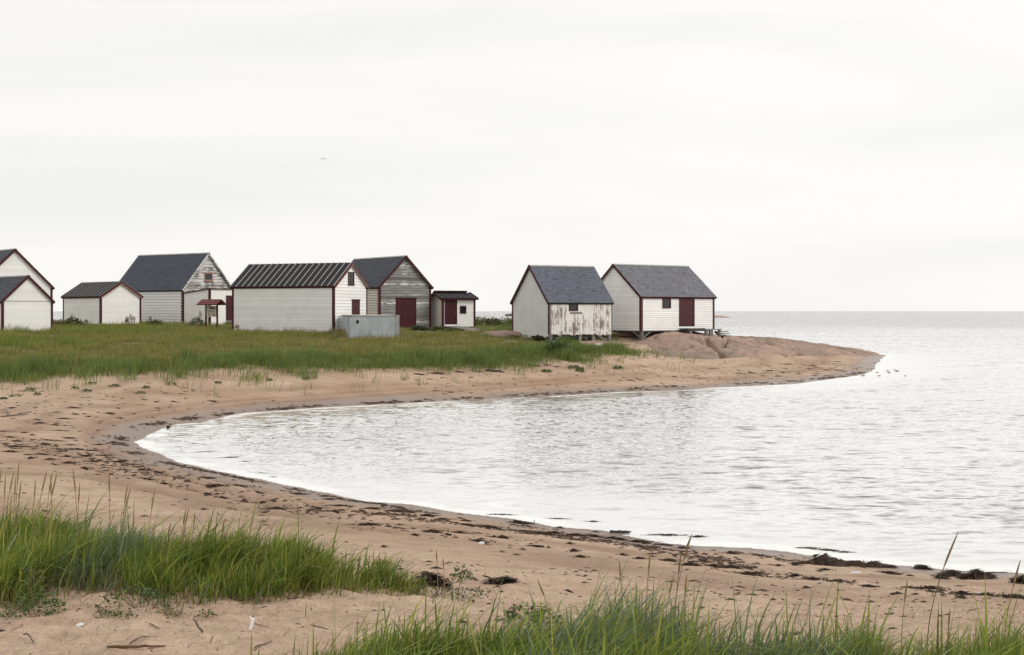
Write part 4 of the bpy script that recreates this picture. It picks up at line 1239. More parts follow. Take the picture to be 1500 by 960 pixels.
# tall grass clumps in front
def fan(pl): return [(d * (px - CX) / F, d) for px, d in pl]
def clump(name, label, poly, n, hfun, cols, probs, wind, seed, segs=5, tallp=.08, thin=None):
    def wgt(x, y):
        s_ = sdf(x, y, poly) + (fbm(x * 1.3, y * 1.3, seed, 3) - .5) * 0.9
        tuft = fbm(x * 2.6, y * 2.6, seed + 3, 3)
        return sstep(-.05, .4, s_) * (0.12 + 0.88 * sstep(.38, .6, tuft)) * (thin(x, y) if thin else 1)
    p = in_poly_samples(poly, n, wgt)
    x, y = p[:, 0], p[:, 1]
    z = terrain(x, y) - .015
    s_ = sdf(x, y, poly)
    tuft = fbm(x * 2.6, y * 2.6, seed + 3, 3); t2 = fbm(x * .9, y * .9, seed + 6, 2)
    h = hfun(x, y) * (0.62 + 0.5 * t2 + .25 * (tuft - .5)) * (0.55 + 0.45 * sstep(0, .7, s_)) * RNG.uniform(.38, 1.2, n)
    tone = fbm(x * .8, y * .8, seed + 9, 3)
    c1 = palette(n, cols, probs)
    c = c1 * (0.70 + 0.6 * tone)[:, None]
    blue = (fbm(x * 1.1, y * 1.1, seed + 12, 2) > .55) & (RNG.random(n) < .6)
    c[blue] = palette(int(blue.sum()), [(.145, .185, .105), (.19, .23, .13)], [2, 1])
    tall = RNG.random(n) < tallp
    c[tall] *= 1.2
    dead = RNG.random(n) < .18
    c[dead] = palette(int(dead.sum()), [(.28, .21, .11), (.36, .29, .18)], [2, 1])
    lean = RNG.normal(wind, 1.0, n)
    bend = np.abs(RNG.normal(.45, .36, n))
    h[dead] *= .6; bend[dead] *= 1.6
    h[tall] *= RNG.uniform(1.1, 1.75, int(tall.sum())); bend[tall] *= 1.35
    wd = RNG.uniform(.006, .0155, n); wd[tall] *= 1.5
    j_ = RNG.random(n) < .05; x[j_] += RNG.normal(0, .35, int(j_.sum())); y[j_] += RNG.normal(0, .28, int(j_.sum())); z[j_] = terrain(x[j_], y[j_]) - .015; h[j_] *= .75
    k_ = int(n * .30)                       # dead thatch at the foot
    i_ = RNG.choice(n, k_); jit = RNG.normal(0, .12, (k_, 2))
    x2, y2 = x[i_] + jit[:, 0], y[i_] + jit[:, 1] - .05
    h2 = RNG.uniform(.03, .16, k_); c2 = palette(k_, [(.20, .13, .07), (.30, .22, .12), (.12, .08, .05)], [3, 2, 2])
    x = np.r_[x, x2]; y = np.r_[y, y2]; z = np.r_[z, terrain(x2, y2) - .01]; h = np.r_[h, h2]; wd = np.r_[wd, RNG.uniform(.004, .009, k_)]
    lean = np.r_[lean, RNG.uniform(0, 6.28, k_)]; bend = np.r_[bend, RNG.uniform(.6, 2.6, k_)]; c = np.r_[c, c2]
    me = blades(name, np.c_[x, y, z], h, wd, lean, bend, c, segs)
    return link(name, me, GRASSM, label=label, cat='grass', kind='stuff')
GC = [(.150, .200, .030), (.215, .255, .038), (.095, .145, .030), (.275, .275, .060)]
GP = [4, 3, 3, 1.6]
LP_ = fan([(-90, 11.0), (60, 11.1), (130, 11.3), (300, 11.1), (420, 11.4), (520, 11.8), (600, 12.1), (650, 12.5), (600, 13.2), (480, 13.3), (350, 13.7), (150, 14.4), (-90, 14.8)])
clump('beach_grass', 'tall green beach grass clump in the left foreground', LP_, 25000,
      lambda x, y: .46 - .07 * sstep(-4.6, -.8, x), GC, GP, 0.15, 201, tallp=.07)
RP_ = fan([(300, 8.0), (395, 8.75), (440, 9.0), (500, 9.5), (545, 9.85), (620, 9.7), (700, 9.6), (800, 9.9), (880, 10.4), (960, 10.5), (1040, 10.0), (1130, 9.55), (1240, 9.9), (1330, 9.45), (1450, 9.5), (1600, 9.6), (1600, 7.2), (300, 7.2)])
clump('beach_grass', 'tall green beach grass along the bottom right foreground', RP_, 28000,
      lambda x, y: .41 + .07 * np.exp(-((x - .95) / .6) ** 2) + .10 * sstep(1.5, 2.4, x), GC, GP, 0.3, 301, tallp=.13, thin=lambda x, y: 1.0 - .25 * np.exp(-((x - .9) / .7) ** 2))

# stray blades and dead litter on the near sand
n_ = 900
pp = in_poly_samples(fan([(-80, 8.6), (560, 8.6), (640, 12), (1600, 10.5), (1600, 12.3), (700, 13.0), (560, 13.5), (-80, 10.9)]), n_)
z = terrain(pp[:, 0], pp[:, 1]) + .006
me = blades('grass_litter', np.c_[pp, z], RNG.uniform(.012, .05, n_), RNG.uniform(.004, .010, n_), RNG.uniform(0, 6.28, n_), RNG.uniform(2.5, 6, n_),
            palette(n_, [(.16, .10, .06), (.09, .06, .04), (.26, .19, .12)], [3, 3, 1]), 3, droop=.5)
link('grass_litter', me, GRASSM, label='dry grass litter scattered over the near sand', cat='litter', kind='stuff')

# seed stalks: individuals
def stalk(px, py, d, dpx, label, group, green=False):
    tip = Vector(P(px, py, d)); by = d + RNG.uniform(-.1, .1); bx = (px + dpx - CX) / F * d
    g_ = gz(bx, by); b0 = Vector((bx, by, g_ - .02))
    L = tip - b0
    e = empty('seed_stalk', (bx, by, g_), 0, label, 'grass stalk', group)
    def at(t): return L * t + Vector((-L.x * .35 * math.sin(t * math.pi), 0, 0))
    mb = MB(); mb.tube([at(t) for t in np.linspace(0, .86, 7)], [.0042 - .0018 * t for t in np.linspace(0, 1, 7)], 5)
    mb.build('stem', GRASSG if green else STALK, e)
    mb = MB(); ts = np.linspace(1 - min(.24, .26 / max(L.length, .3)), 1.0, 8)
    mb.tube([at(t) for t in ts], [.0025, .0055, .0072, .0072, .0066, .0055, .004, .0012], 6)
    mb.build('seed_head', SEED, e)
GRASSG = simple('green_stem', (.10, .13, .04), .7)
left_tips = [(2, 688), (8, 697), (21, 692), (28, 678), (23, 700), (31, 707), (52, 705), (69, 692), (74, 698), (77, 693), (84, 694), (107, 689), (117, 710), (160, 690), (187, 713), (192, 717), (227, 719)]
for i, (px, py) in enumerate(left_tips):
    stalk(px, py, 12.6 + .5 * RNG.random(), RNG.uniform(-14, 8) if i not in (7, 10, 15) else -18, 'dry brown seed stalk above the left grass clump', 'seed stalks over the left grass clump')
for px, py in [(273, 747), (277, 748), (286, 753), (329, 763), (332, 781), (250, 768)]:
    stalk(px, py, 12.3, RNG.uniform(-16, 4), 'short brown seed stalk on the left grass crest', 'short seed stalks on the left clump crest')
for px, py in [(639, 809), (649, 821)]:
    stalk(px, py, 12.4, 2, 'thin brown seed stalk beside the seaweed and root heap', 'pair of stalks by the seaweed heap')
for px, py, dp in [(907, 824, 6), (953, 812, -8), (998, 813, -8), (987, 847, -14), (1006, 845, -6)]:
    stalk(px, py, 9.9, dp, 'brown seed stalk in the tall middle of the front grass', 'seed stalks in the middle of the front grass')
stalk(787, 853, 9.9, 22, 'drooping brown seed stalk at the left part of the front grass', None)
stalk(1014, 785, 9.9, -26, 'tallest brown seed stalk in the middle of the front grass', None)
stalk(1404, 783, 9.0, -44, 'tallest green stalk with long seed head against the water at right', None, True)
stalk(1329, 855, 9.4, -8, 'straight brown seed stalk left of the tallest green stalk', None)
stalk(1392, 896, 9.2, -8, 'short brown seed stalk right of the tallest green stalk', None)
stalk(1495, 824, 9.2, -22, 'brown seed stalk at the right edge of the picture', None)
stalk(1456, 933, 8.8, -26, 'low bent brown seed stalk near the bottom right corner', None)

# ------------------------------------------------------------------ leafy plants
def leaf_mesh(name, r, h, n, cols, lsize, seed, upright=.5):
    rng = np.random.default_rng(seed)
    th = rng.uniform(0, 2 * math.pi, n); rr = r * np.sqrt(rng.random(n)) * rng.uniform(.6, 1.15, n)
    top = h * (1 - (rr / (r * 1.2)) ** 2) * rng.uniform(.75, 1.15, n)
    zz = np.abs(top) * rng.random(n) ** .6
    c = np.c_[rr * np.cos(th), rr * np.sin(th), zz]
    d = np.c_[np.cos(th) + rng.normal(0, .6, n), np.sin(th) + rng.normal(0, .6, n), rng.uniform(-.2, 1, n) * upright * 2]
    d /= np.linalg.norm(d, axis=1)[:, None]
    sd = np.cross(d, rng.normal(0, 1, (n, 3))); sd /= np.linalg.norm(sd, axis=1)[:, None]
    L = lsize * rng.uniform(.6, 1.3, (n, 1)); w = L * .28
    V = np.stack([c, c + d * L * .5 + sd * w, c + d * L, c + d * L * .5 - sd * w], 1).reshape(-1, 3)
    V[:, 2] = np.maximum(V[:, 2], 0.0)
    me = mesh_np(name, V, quads=np.arange(4 * n).reshape(n, 4))
    cl = np.array(cols)[rng.integers(0, len(cols), n)] * rng.uniform(.7, 1.25, (n, 1))
    cattr(me, 'tint', np.repeat(cl, 4, 0))
    return me
PG = [(.085, .125, .040), (.115, .155, .045), (.07, .105, .042)]
PB = [(.08, .115, .028), (.12, .135, .03), (.15, .12, .04), (.055, .085, .028)]
PDK = [(.045, .075, .027), (.065, .095, .03), (.045, .06, .027)]
def plant(name, label, loc, r, h, n, cols, ls, group=None, cat='plant', upright=.5, stems=3):
    e = empty(name, loc, 0, label, cat, group)
    sd = int(abs(loc[0] * 100) + abs(loc[1] * 37)) % 99999
    link('foliage', leaf_mesh('foliage', r, h, n, cols, ls, sd, upright), LEAFM, e)
    rng = random.Random(sd)
    mb = MB()
    for i in range(stems):
        a = rng.uniform(0, 6.28); q = r * rng.uniform(.2, .75)
        mb.tube([(0, 0, -.03), (q * .5 * math.cos(a), q * .5 * math.sin(a), h * .45), (q * math.cos(a), q * math.sin(a), h * .8)], [max(.004, r * .02), max(.003, r * .014), max(.002, r * .007)], 5)
    mb.build('stems', STALK, e)
    return e
HC = {}
def prefetch(lst):
    lst = [(float(p[0]), float(p[1])) for p in lst]
    q_, _ = hit(lst, n=500)
    for k_, v_ in zip(lst, q_): HC[k_] = tuple(v_)
def ground_at(px, py):
    k_ = (float(px), float(py))
    if k_ not in HC: prefetch([k_])
    return HC[k_]
def at_d(px, d):
    x = d * (px - CX) / F; return (x, d, float(top_z(x, d)[0]))
plant('leafy_plant', 'low bushy green plant at the foot of the left grass, nearest the left edge', at_d(52, 10.9), .24, .2, 420, PG, .035)
plant('leafy_plant', 'upright green shoot behind the low bushy plant at left', at_d(47, 11.2), .10, .42, 160, PG, .04, upright=1.0)
plant('leafy_plant', 'sprawling dark green plant under the middle of the left grass', at_d(200, 11.0), (.34), .16, 380, PDK + PG, .03)
plant('leafy_plant', 'round dark green bush on the sand behind the left grass', at_d(72, 15.5), .30, .30, 700, PDK, .035, stems=5)
for px, d in [(150, 10.75), (168, 10.7), (258, 10.85), (302, 10.8), (186, 10.6), (240, 10.9)]:
    plant('seedling', 'tiny green seedling on sand below the left grass', at_d(px, d), .07, .06, 60, PG, .022, 'seedlings below the left grass')
plant('seedling', 'tiny green seedling near the bottom left corner', at_d(10, 10.6), .09, .08, 90, PG, .025)
plant('leafy_plant', 'small leafy green plant on sand beside the seaweed heap', ground_at(676, 857), .12, .14, 220, PG, .03)
plant('leafy_plant', 'flat silvery green plant on sand left of the front grass', ground_at(668, 876), .35, .06, 300, [(.10, .11, .07), (.07, .085, .05)], .03)
plant('leafy_plant', 'dark leafy tuft behind the front grass near the middle', at_d(775, 11.2), .25, .16, 350, PDK + PG, .04)
for px, py in [(206, 577), (215, 569), (168, 568), (395, 558), (128, 574), (135, 563), (55, 578), (44, 572), (24, 581), (5, 585), (250, 564), (110, 570), (320, 562), (450, 556)]:
    q_ = ground_at(px, py); plant('beach_plant', 'small green plant on the sand below the meadow edge', q_, RNG.uniform(.12, .28), RNG.uniform(.06, .16), 70, PG, .08, 'plants along the meadow edge', stems=2)
for px, py in [(840, 541), (800, 546), (905, 541), (850, 545)]:
    q_ = ground_at(px, py); plant('beach_plant', 'small green plant on sand before the peeling boathouse', q_, RNG.uniform(.2, .36), RNG.uniform(.12, .3), 140, PG, .11, 'plants on sand before the boathouse', stems=2)
plant('bush', 'dark green bush at the left side of the ramp', at_d(641, 114), .75, .42, 900, PDK + PB, .13, cat='bush', stems=6)
plant('bush', 'olive green bush before the lower end of the ramp', at_d(662, 111.5), 1.0, .30, 900, PB, .12, cat='bush', stems=6)
plant('bush', 'grey-green grassy bush before the weathered barn doors', at_d(614, 112), .7, .42, 700, [(.06, .08, .04), (.08, .10, .05)], .2, cat='bush', upright=1.0, stems=4)
plant('bush', 'bright green bush right behind the small shed', at_d(704, 127), 1.1, .85, 900, PB + PG, .14, cat='bush', stems=6)
plant('bush', 'straw-coloured bush between two green ones by the boardwalk', at_d(722, 127.5), .75, .75, 600, [(.17, .12, .035), (.14, .10, .03), (.09, .08, .02)], .16, cat='bush', stems=4)
plant('bush', 'green bush next to the left wall of the peeling boathouse', at_d(739, 127), 1.1, .75, 900, PB + PG, .14, cat='bush', stems=6)
plant('bush', 'yellow-green bush in the gap between the two left sheds', at_d(85, 121), 1.0, .6, 600, [(.11, .12, .02), (.08, .10, .02)], .15, cat='bush', stems=4)
plant('bush', 'dark weedy bush at the left corner of the low battened shed', at_d(108, 122), .8, .75, 600, PDK + PB, .16, cat='bush', stems=5)
plant('bush', 'dark weeds at the foot of the storehouse annex', at_d(288, 124), .7, .8, 500, PDK + PB, .15, cat='bush', stems=5)
plant('bush', 'low weeds between the low shed and the storehouse wall', at_d(226, 127), .9, .55, 500, PDK + PB, .16, cat='bush', stems=5)
plant('bush', 'rounded dark green grass tussock before the peeling boathouse', at_d(815, 86.5), 1.1, .60, 1500, [(.085, .13, .042), (.11, .155, .045), (.06, .10, .035)], .22, cat='bush', upright=1.4, stems=4)
for px, d, hh in [(183, 120, 1.0), (187, 120.3, .8), (194, 120, 1.25), (198, 120.4, 1.05), (104, 121, 1.1), (295, 122.5, 1.5), (289, 122.3, 1.0), (122, 121, .6), (216, 126, .9), (349, 104.5, .8)]:
    loc = at_d(px, d)
    e = empty('dock_weed', loc, 0, 'rust-brown dock weed standing against the white sheds', 'weed', 'rust-brown dock weeds')
    mb = MB(); sg = RNG.uniform(-.3, .35)
    mb.tube([(0, 0, -.1), (sg * .4, 0, hh * .55), (sg, 0, hh)], [.02, .016, .01], 5); mb.build('stem', DOCK, e)
    link('seeds', leaf_mesh('seeds', .14, hh * .5, 90, [(.15, .055, .035), (.11, .04, .028)], .09, int(px * 7)), LEAFM, e).location = (sg * .7, 0, hh * .5)

# ------------------------------------------------------------------ rocks
def rock_mesh(name, seed, sub=3):
    bm = bmesh.new(); bmesh.ops.create_icosphere(bm, subdivisions=sub, radius=1)
    co = np.array([v.co[:] for v in bm.verts])
    n1 = fbm(co[:, 0] * 1.3 + seed * 3.1 + co[:, 2], co[:, 1] * 1.3 + seed, seed, 4)
    for v, k_ in zip(bm.verts, n1):
        v.co *= .72 + .55 * k_
    me = bpy.data.meshes.new(name); bm.to_mesh(me); bm.free()
    for p_ in me.polygons: p_.use_smooth = True
    return me
def flat_rock(label, loc, sx, sy, sz, seed, group=None, mat=GRANITE, name='flat_rock', sub=4, cat='rock'):
    o = link(name, rock_mesh(name, seed, sub), mat, label=label, cat=cat, group=group)
    o.location = loc; o.scale = (sx, sy, sz); o.rotation_euler = (0, 0, RNG.uniform(-.2, .2)); return o
flat_rock('flat pink rock swelling from the grass left of the peeling boathouse', at_d(737, 103.5), 1.7, 1.5, .38, 5)
flat_rock('pink rock under the front of the peeling boathouse', at_d(852, 100.9), 3.0, 1.6, .26, 6)
flat_rock('brown rock under the left corner of the peeling boathouse', at_d(784, 104), 2.2, 2.0, .26, 12)
flat_rock('small pink rock beside the end of the plank ramp', at_d(689, 113), .8, .6, .22, 7)
flat_rock('small pink rock showing in grass before the flat pink rock', at_d(745, 96), .8, .5, .16, 8)
flat_rock('dark rock beneath the left stilts of the rock boathouse', at_d(922, 108), 2.5, 2.0, .38, 9)
# low skerries out at sea
q0 = P(1036, 465.4, 900)
flat_rock('low reddish islet on the sea beyond the rock boathouse', (q0[0], q0[1], 0), 15, 12, 1.6, 10, name='islet', cat='islet')
q0 = P(757, 463.2, 1150)
flat_rock('low dark islet on the sea left of the peeling boathouse', (q0[0], q0[1], 0), 11, 10, 2.2, 11, name='islet', mat=STONE, cat='islet')
# stones at the tip of the beach
stones = [(1274, 536), (1279, 536), (1288, 530), (1293, 540), (1302, 546), (1305, 539), (1314, 544), (1323, 548), (1285, 546), (1272, 550), (1264, 551), (1253, 551.5), (1288, 551), (1297, 547), (1281, 532), (1269, 531),
          (1277, 541), (1290, 545), (1310, 542), (1318, 545.5), (1326, 551), (1219, 564.5), (1300, 543)]
stones = stones[::2]
prefetch(stones)
rmv = [rock_mesh('stone', 30 + i, 2) for i in range(5)]
for i, (px, py) in enumerate(stones):
    q_ = ground_at(px, py)
    o = bpy.data.objects.new('stone', rmv[i % 5]); COL.objects.link(o)
    if not rmv[i % 5].materials: rmv[i % 5].materials.append(PEBBLE)
    s_ = RNG.uniform(.06, .13); o.location = (q_[0], q_[1], max(q_[2], 0)); o.scale = (s_ * 1.5, s_, s_ * .55); o.rotation_euler = (0, 0, RNG.uniform(0, 3))
    tag(o, 'dark stone in the water off the beach tip', 'stone', 'stones off the beach tip')

# ------------------------------------------------------------------ seaweed
def kelp_mesh(seed):
    """matted heap about 2 x 1 x 0.3: an irregular low core with loose ribbons"""
    rng = np.random.default_rng(seed)
    V = []; Q = []; T = []
    nr_, nt_ = 6, 22
    R = .22 + .5 * rng.random(nt_); R = (R + np.roll(R, 1)) / 2
    V.append((0, 0, .16))
    for i in range(1, nr_ + 1):
        f = i / nr_
        for k in range(nt_):
            a = 2 * math.pi * k / nt_
            z = .20 * (1 - f ** 1.5) * rng.uniform(.35, 1.5) if i < nr_ else -.05
            V.append((R[k] * f * math.cos(a) * 1.0, R[k] * f * math.sin(a) * .42, z))
    for k in range(nt_): T.append((0, 1 + k, 1 + (k + 1) % nt_))
    for i in range(nr_ - 1):
        for k in range(nt_):
            a = 1 + i * nt_ + k; b_ = 1 + i * nt_ + (k + 1) % nt_
            Q.append((a, a + nt_, b_ + nt_, b_))
    for j in range(120):
        a = rng.uniform(0, 2 * math.pi); rr = rng.uniform(.1, 1.0)
        x, y = rr * math.cos(a), rr * math.sin(a) * .45
        z = .16 * max(0, 1 - rr) + rng.uniform(.0, .07)
        dr = rng.normal(0, .6) + (math.pi if rng.random() < .5 else 0)
        w = rng.uniform(.015, .04); L = rng.uniform(.1, .28)
        k0 = len(V)
        for s_ in range(4):
            V.append((x - math.sin(dr) * w, y + math.cos(dr) * w * .6, z)); V.append((x + math.sin(dr) * w, y - math.cos(dr) * w * .6, z + rng.uniform(0, .02)))
            dr += rng.normal(0, .5); x += math.cos(dr) * L / 3; y += math.sin(dr) * L / 3 * .6; z = max(.01, z + rng.uniform(-.07, .05))
        for s_ in range(3): Q.append((k0 + 2 * s_, k0 + 2 * s_ + 1, k0 + 2 * s_ + 3, k0 + 2 * s_ + 2))
    me = mesh_np('seaweed_clump', V, quads=Q, tris=T); me.materials.append(KELP); return me
KM = [kelp_mesh(500 + i) for i in range(10)]
def kelp(px, py, lp, hp, label, group, water=False, tall=1.0):
    q_ = ground_at(px, py); d = q_[1]
    L = lp * d / F
    o = bpy.data.objects.new('seaweed_clump', KM[int(RNG.integers(10))]); COL.objects.link(o)
    dep = min(max(L * .8, hp * d / F * d / 4.3 * .55), L * 1.6)
    o.location = (q_[0], q_[1], 0.0 if water else q_[2]); o.scale = (L * RNG.uniform(.65, .95), dep * .62 * RNG.uniform(.6, 1.1), min(max(.2, L * .28), .6) * tall * RNG.uniform(.6, 1.1))
    o.rotation_euler = (0, 0, RNG.normal(0, .18) - (.12 if 600 < px else 0))
    tag(o, label, 'seaweed', group)
left_k = [(18, 598, 12), (83, 605, 8), (110, 609, 10), (93, 615, 18), (130, 612, 8), (57, 620, 16), (80, 622, 12), (160, 607, 15), (172, 597, 8), (108, 598, 18), (5, 630, 18), (87, 631, 22), (35, 634, 7), (47, 638, 8),
          (14, 641, 12), (22, 645, 20), (68, 644, 22), (65, 649, 18), (85, 646, 16), (100, 643, 15), (20, 653, 27), (15, 661, 30), (102, 651, 18), (112, 658, 30), (135, 662, 26), (40, 667, 26), (58, 666, 24),
          (125, 670, 20), (98, 671, 14), (72, 675, 18), (150, 670, 24), (45, 674, 12), (80, 681, 30), (100, 681, 18), (135, 679, 16), (170, 680, 30), (123, 688, 16), (145, 652, 12), (176, 613, 9), (197, 606, 6), (228, 590, 10)]
prefetch(left_k)
for px, py, lp in left_k: kelp(px, py, lp * 1.15, 4, 'dark seaweed clump on the sand at the left end of the bay', 'seaweed clumps left of the bay')
mid_k = [(200, 697, 40), (208, 690, 16), (228, 690, 20), (240, 710, 18), (170, 693, 18), (297, 702, 32), (318, 713, 34), (345, 711, 34), (275, 717, 22), (298, 723, 24), (302, 727, 12), (325, 730, 20), (371, 718, 10), (378, 724, 14),
         (356, 737, 14), (408, 742, 26), (432, 724, 34), (405, 748, 40), (298, 747, 10), (465, 746, 18), (490, 752, 22), (481, 732, 20), (500, 742, 30), (503, 761, 24), (540, 774, 32), (560, 784, 20), (545, 746, 40), (575, 750, 36),
         (625, 757, 30), (648, 761, 24), (600, 752, 22), (680, 763, 20), (632, 783, 34), (674, 784, 24), (607, 790, 14), (562, 801, 9), (215, 703, 24), (385, 734, 12), (655, 787, 16), (470, 753, 16)]
prefetch(mid_k)
for px, py, lp in mid_k: kelp(px, py, lp * 1.15, 5, 'dark brown seaweed clump scattered on the middle of the near beach', 'seaweed clumps on the middle of the near beach')
right_k = [(680, 767, 50), (715, 771, 46), (700, 795, 44), (735, 793, 22), (760, 778, 46), (790, 783, 40), (812, 781, 24), (838, 785, 40), (870, 787, 24), (897, 790, 36), (935, 795, 36), (970, 799, 34), (1000, 803, 22), (785, 801, 40),
           (835, 798, 14), (840, 809, 18), (850, 816, 22), (912, 813, 14), (938, 818, 26), (978, 822, 32), (1010, 827, 30), (1045, 828, 26), (1075, 830, 34), (1097, 839, 44), (1072, 811, 26), (1140, 826, 14), (758, 767, 30), (820, 774, 12),
           (1110, 838, 22), (1165, 843, 20), (1190, 848, 30), (1228, 853, 40), (1272, 859, 34), (1330, 864, 34), (1362, 867, 46), (1410, 872, 34), (1445, 876, 46), (1485, 878, 40), (1208, 833, 22), (1300, 838, 36), (1380, 853, 24)]
prefetch(right_k)
for px, py, lp in right_k: kelp(px, py, lp, 6, 'dark brown seaweed clump in the wrack lines on the right of the near beach', 'seaweed clumps in the right wrack lines')
far_k = [(310, 587, 18), (253, 589, 8), (885, 559, 10), (920, 557, 18), (935, 556, 14), (1020, 551, 9), (1053, 553, 10), (962, 566, 8), (985, 551, 12), (1080, 547, 18), (1100, 547, 10), (1128, 543, 18), (1185, 541, 12), (1196, 539, 12), (1210, 543, 14),
         (1216, 540, 10), (1225, 543, 14), (1190, 536, 10), (1227, 530, 10), (1228, 533.5, 8), (1195, 548, 12), (1145, 545, 12), (1152, 534, 14), (1170, 548, 9), (1118, 551, 12), (1140, 551, 10), (1193, 551, 9), (610, 549, 26), (640, 548, 26), (670, 546, 24), (700, 545, 16),
         (785, 537, 16), (800, 536, 14), (815, 538, 10), (765, 560, 6), (660, 575, 7), (1040, 541, 8), (1150, 540, 8)]
prefetch(far_k)
for px, py, lp in far_k: kelp(px, py, lp, 4, 'small dark seaweed clump on the far beach below the boathouses', 'seaweed clumps on the far beach')
for px, py, lp in [(265, 638, 14), (285, 650, 12), (303, 662, 26), (337, 670, 26), (360, 676, 12), (382, 693, 18), (400, 699, 12)]: kelp(px, py, lp, 3, 'seaweed wisp afloat at the left end of the bay', 'seaweed afloat at the left of the bay', True, .3)
for px, py, lp in [(735, 754, 34), (818, 760, 24), (868, 764, 16)]: kelp(px, py, lp, 3, 'dark seaweed wisp afloat off the middle of the near beach', 'seaweed afloat off the middle beach', True, .35)
kelp(975, 784, 50, 4, 'long seaweed streak afloat off the near beach, dark at its right end', None, True, .4); kelp(1022, 786.5, 18, 5, 'compact dark seaweed lump afloat at the end of a floating streak', None, True, .7)
for px, py, lp in [(1185, 803, 36), (1212, 806, 36), (1238, 809, 22)]: kelp(px, py, lp, 4, 'glistening seaweed raft afloat beside the large wrack heap', 'seaweed raft beside the large wrack heap', True, .5)
# the big heaps
def heap(label, pts, hgt, dep, seed):
    """ridge of matted seaweed along a line of photo pixels"""
    rng = np.random.default_rng(seed)
    c, _ = hit(pts); nseg = 50
    t = np.linspace(0, 1, nseg); tt = np.linspace(0, 1, len(c))
    L = np.c_[np.interp(t, tt, c[:, 0]), np.interp(t, tt, c[:, 1])]
    hh = np.interp(t, np.linspace(0, 1, len(hgt)), hgt) * .8 * (0.75 + .5 * vnoise(t * 14, t * 0 + seed, seed))
    na = 12; Q = []
    o0 = np.array([L[nseg // 2, 0], L[nseg // 2, 1], 0]); o0[2] = gz(o0[0], o0[1])
    f = np.linspace(-1, 1, na)[None]; wid = dep * (.6 + .8 * hh / max(hgt))
    yy = L[:, 1:2] + f * wid[:, None]; xx = L[:, 0:1] + rng.normal(0, .02, (nseg, na))
    zz = terrain(xx.ravel(), yy.ravel()).reshape(xx.shape)
    rim = np.zeros((nseg, na), bool); rim[:, [0, -1]] = True
    zz = np.where(rim, zz - .02, zz + hh[:, None] * (1 - np.abs(f) ** 1.7) * rng.uniform(.75, 1.2, (nseg, na)))
    V = [tuple(v) for v in np.c_[xx.ravel(), yy.ravel(), zz.ravel()] - o0]
    for i in range(nseg - 1):
        for k in range(na - 1):
            a = i * na + k; Q.append((a, a + na, a + na + 1, a + 1))
    nj = 620
    I = rng.integers(0, nseg, nj); FF = rng.uniform(-1.25, 1.25, nj)
    X0 = L[I, 0] + rng.normal(0, .03, nj); Y0 = L[I, 1] + FF * wid[I]
    Z0 = terrain(X0, Y0) + hh[I] * np.maximum(0, 1 - np.abs(FF) ** 1.7) + rng.uniform(0, .012, nj)
    for j in range(nj):
        x, y, z = X0[j] - o0[0], Y0[j] - o0[1], Z0[j] - o0[2]
        dr = rng.uniform(0, 6.28); w = rng.uniform(.004, .009); k0 = len(V)
        for s_ in range(4):
            V.append((x - math.sin(dr) * w, y + math.cos(dr) * w, z)); V.append((x + math.sin(dr) * w, y - math.cos(dr) * w, z + .004))
            dr += rng.normal(0, .5); x += math.cos(dr) * .022; y += math.sin(dr) * .022; z += rng.uniform(-.008, .006)
        for s_ in range(3): Q.append((k0 + 2 * s_, k0 + 2 * s_ + 1, k0 + 2 * s_ + 3, k0 + 2 * s_ + 2))
    me = mesh_np('seaweed_heap', V, quads=Q)
    o = link('seaweed_heap', me, KELP, label=label, cat='seaweed'); o.location = tuple(o0); return o
heap('largest seaweed heap, a long peaked bank by the water at right', [(1162, 826), (1190, 826), (1218, 828), (1250, 829), (1285, 831), (1310, 832)], [.04, .09, .22, .12, .11, .10, .04], .16, 3)
heap('rounded seaweed heap by the water, right of the largest bank', [(1408, 846), (1425, 847), (1440, 847), (1455, 846)], [.03, .14, .15, .03], .13, 4)
heap('low seaweed heap just left of the rounded one', [(1372, 843), (1395, 842), (1412, 844)], [.03, .09, .03], .12, 5)
heap('small seaweed knob on the water line between two heaps', [(1344, 834), (1351, 834), (1360, 835)], [.03, .085, .02], .08, 6)
heap('seaweed heap cut by the right edge of the picture', [(1486, 857), (1496, 857), (1512, 858)], [.04, .13, .1], .12, 7)
heap('seaweed and root heap at the end of the left grass', [(608, 860), (628, 856), (640, 858), (652, 861)], [.02, .09, .08, .02], .14, 8)
heap('dark root tangle lying on the near sand in the middle', [(722, 858), (735, 858), (750, 858)], [.015, .05, .02], .07, 9)

# scraps: tide lines and scatter (uncountable)
tl = [(620, 588), (520, 592), (430, 597), (340, 606), (262, 615), (205, 624), (176, 638), (172, 650), (205, 668), (270, 684), (350, 700), (430, 717), (500, 731), (570, 742), (660, 758), (760, 770), (850, 782), (960, 798), (1100, 812), (1180, 825)]
tl2 = [(620, 587), (760, 580), (900, 573), (1050, 564), (1160, 559), (1230, 552), (1268, 546)]
tl3 = [(430, 747), (560, 752), (640, 763), (720, 774), (820, 786), (950, 800), (1030, 812), (1100, 838), (1200, 850), (1300, 862), (1500, 880)]
tl4 = [(0, 645), (60, 655), (140, 668), (220, 695), (330, 720), (430, 742), (520, 765), (640, 785), (760, 800)]
def along(pl, n, spread):
    c, _ = hit(pl); seg = np.linalg.norm(np.diff(c[:, :2], axis=0), axis=1); cum = np.r_[0, np.cumsum(seg)]
    t = RNG.random(n) * cum[-1]
    x = np.interp(t, cum, c[:, 0]); y = np.interp(t, cum, c[:, 1])
    k = vnoise(t * 1.1, t * 0, 9) > .35
    return np.c_[x + RNG.normal(0, spread, n), y + RNG.normal(0, spread, n)][k]
pts = np.r_[along(tl, 2400, .14), along(tl2, 900, .22), along(tl3, 2600, .30), along(tl4, 1500, .6)]
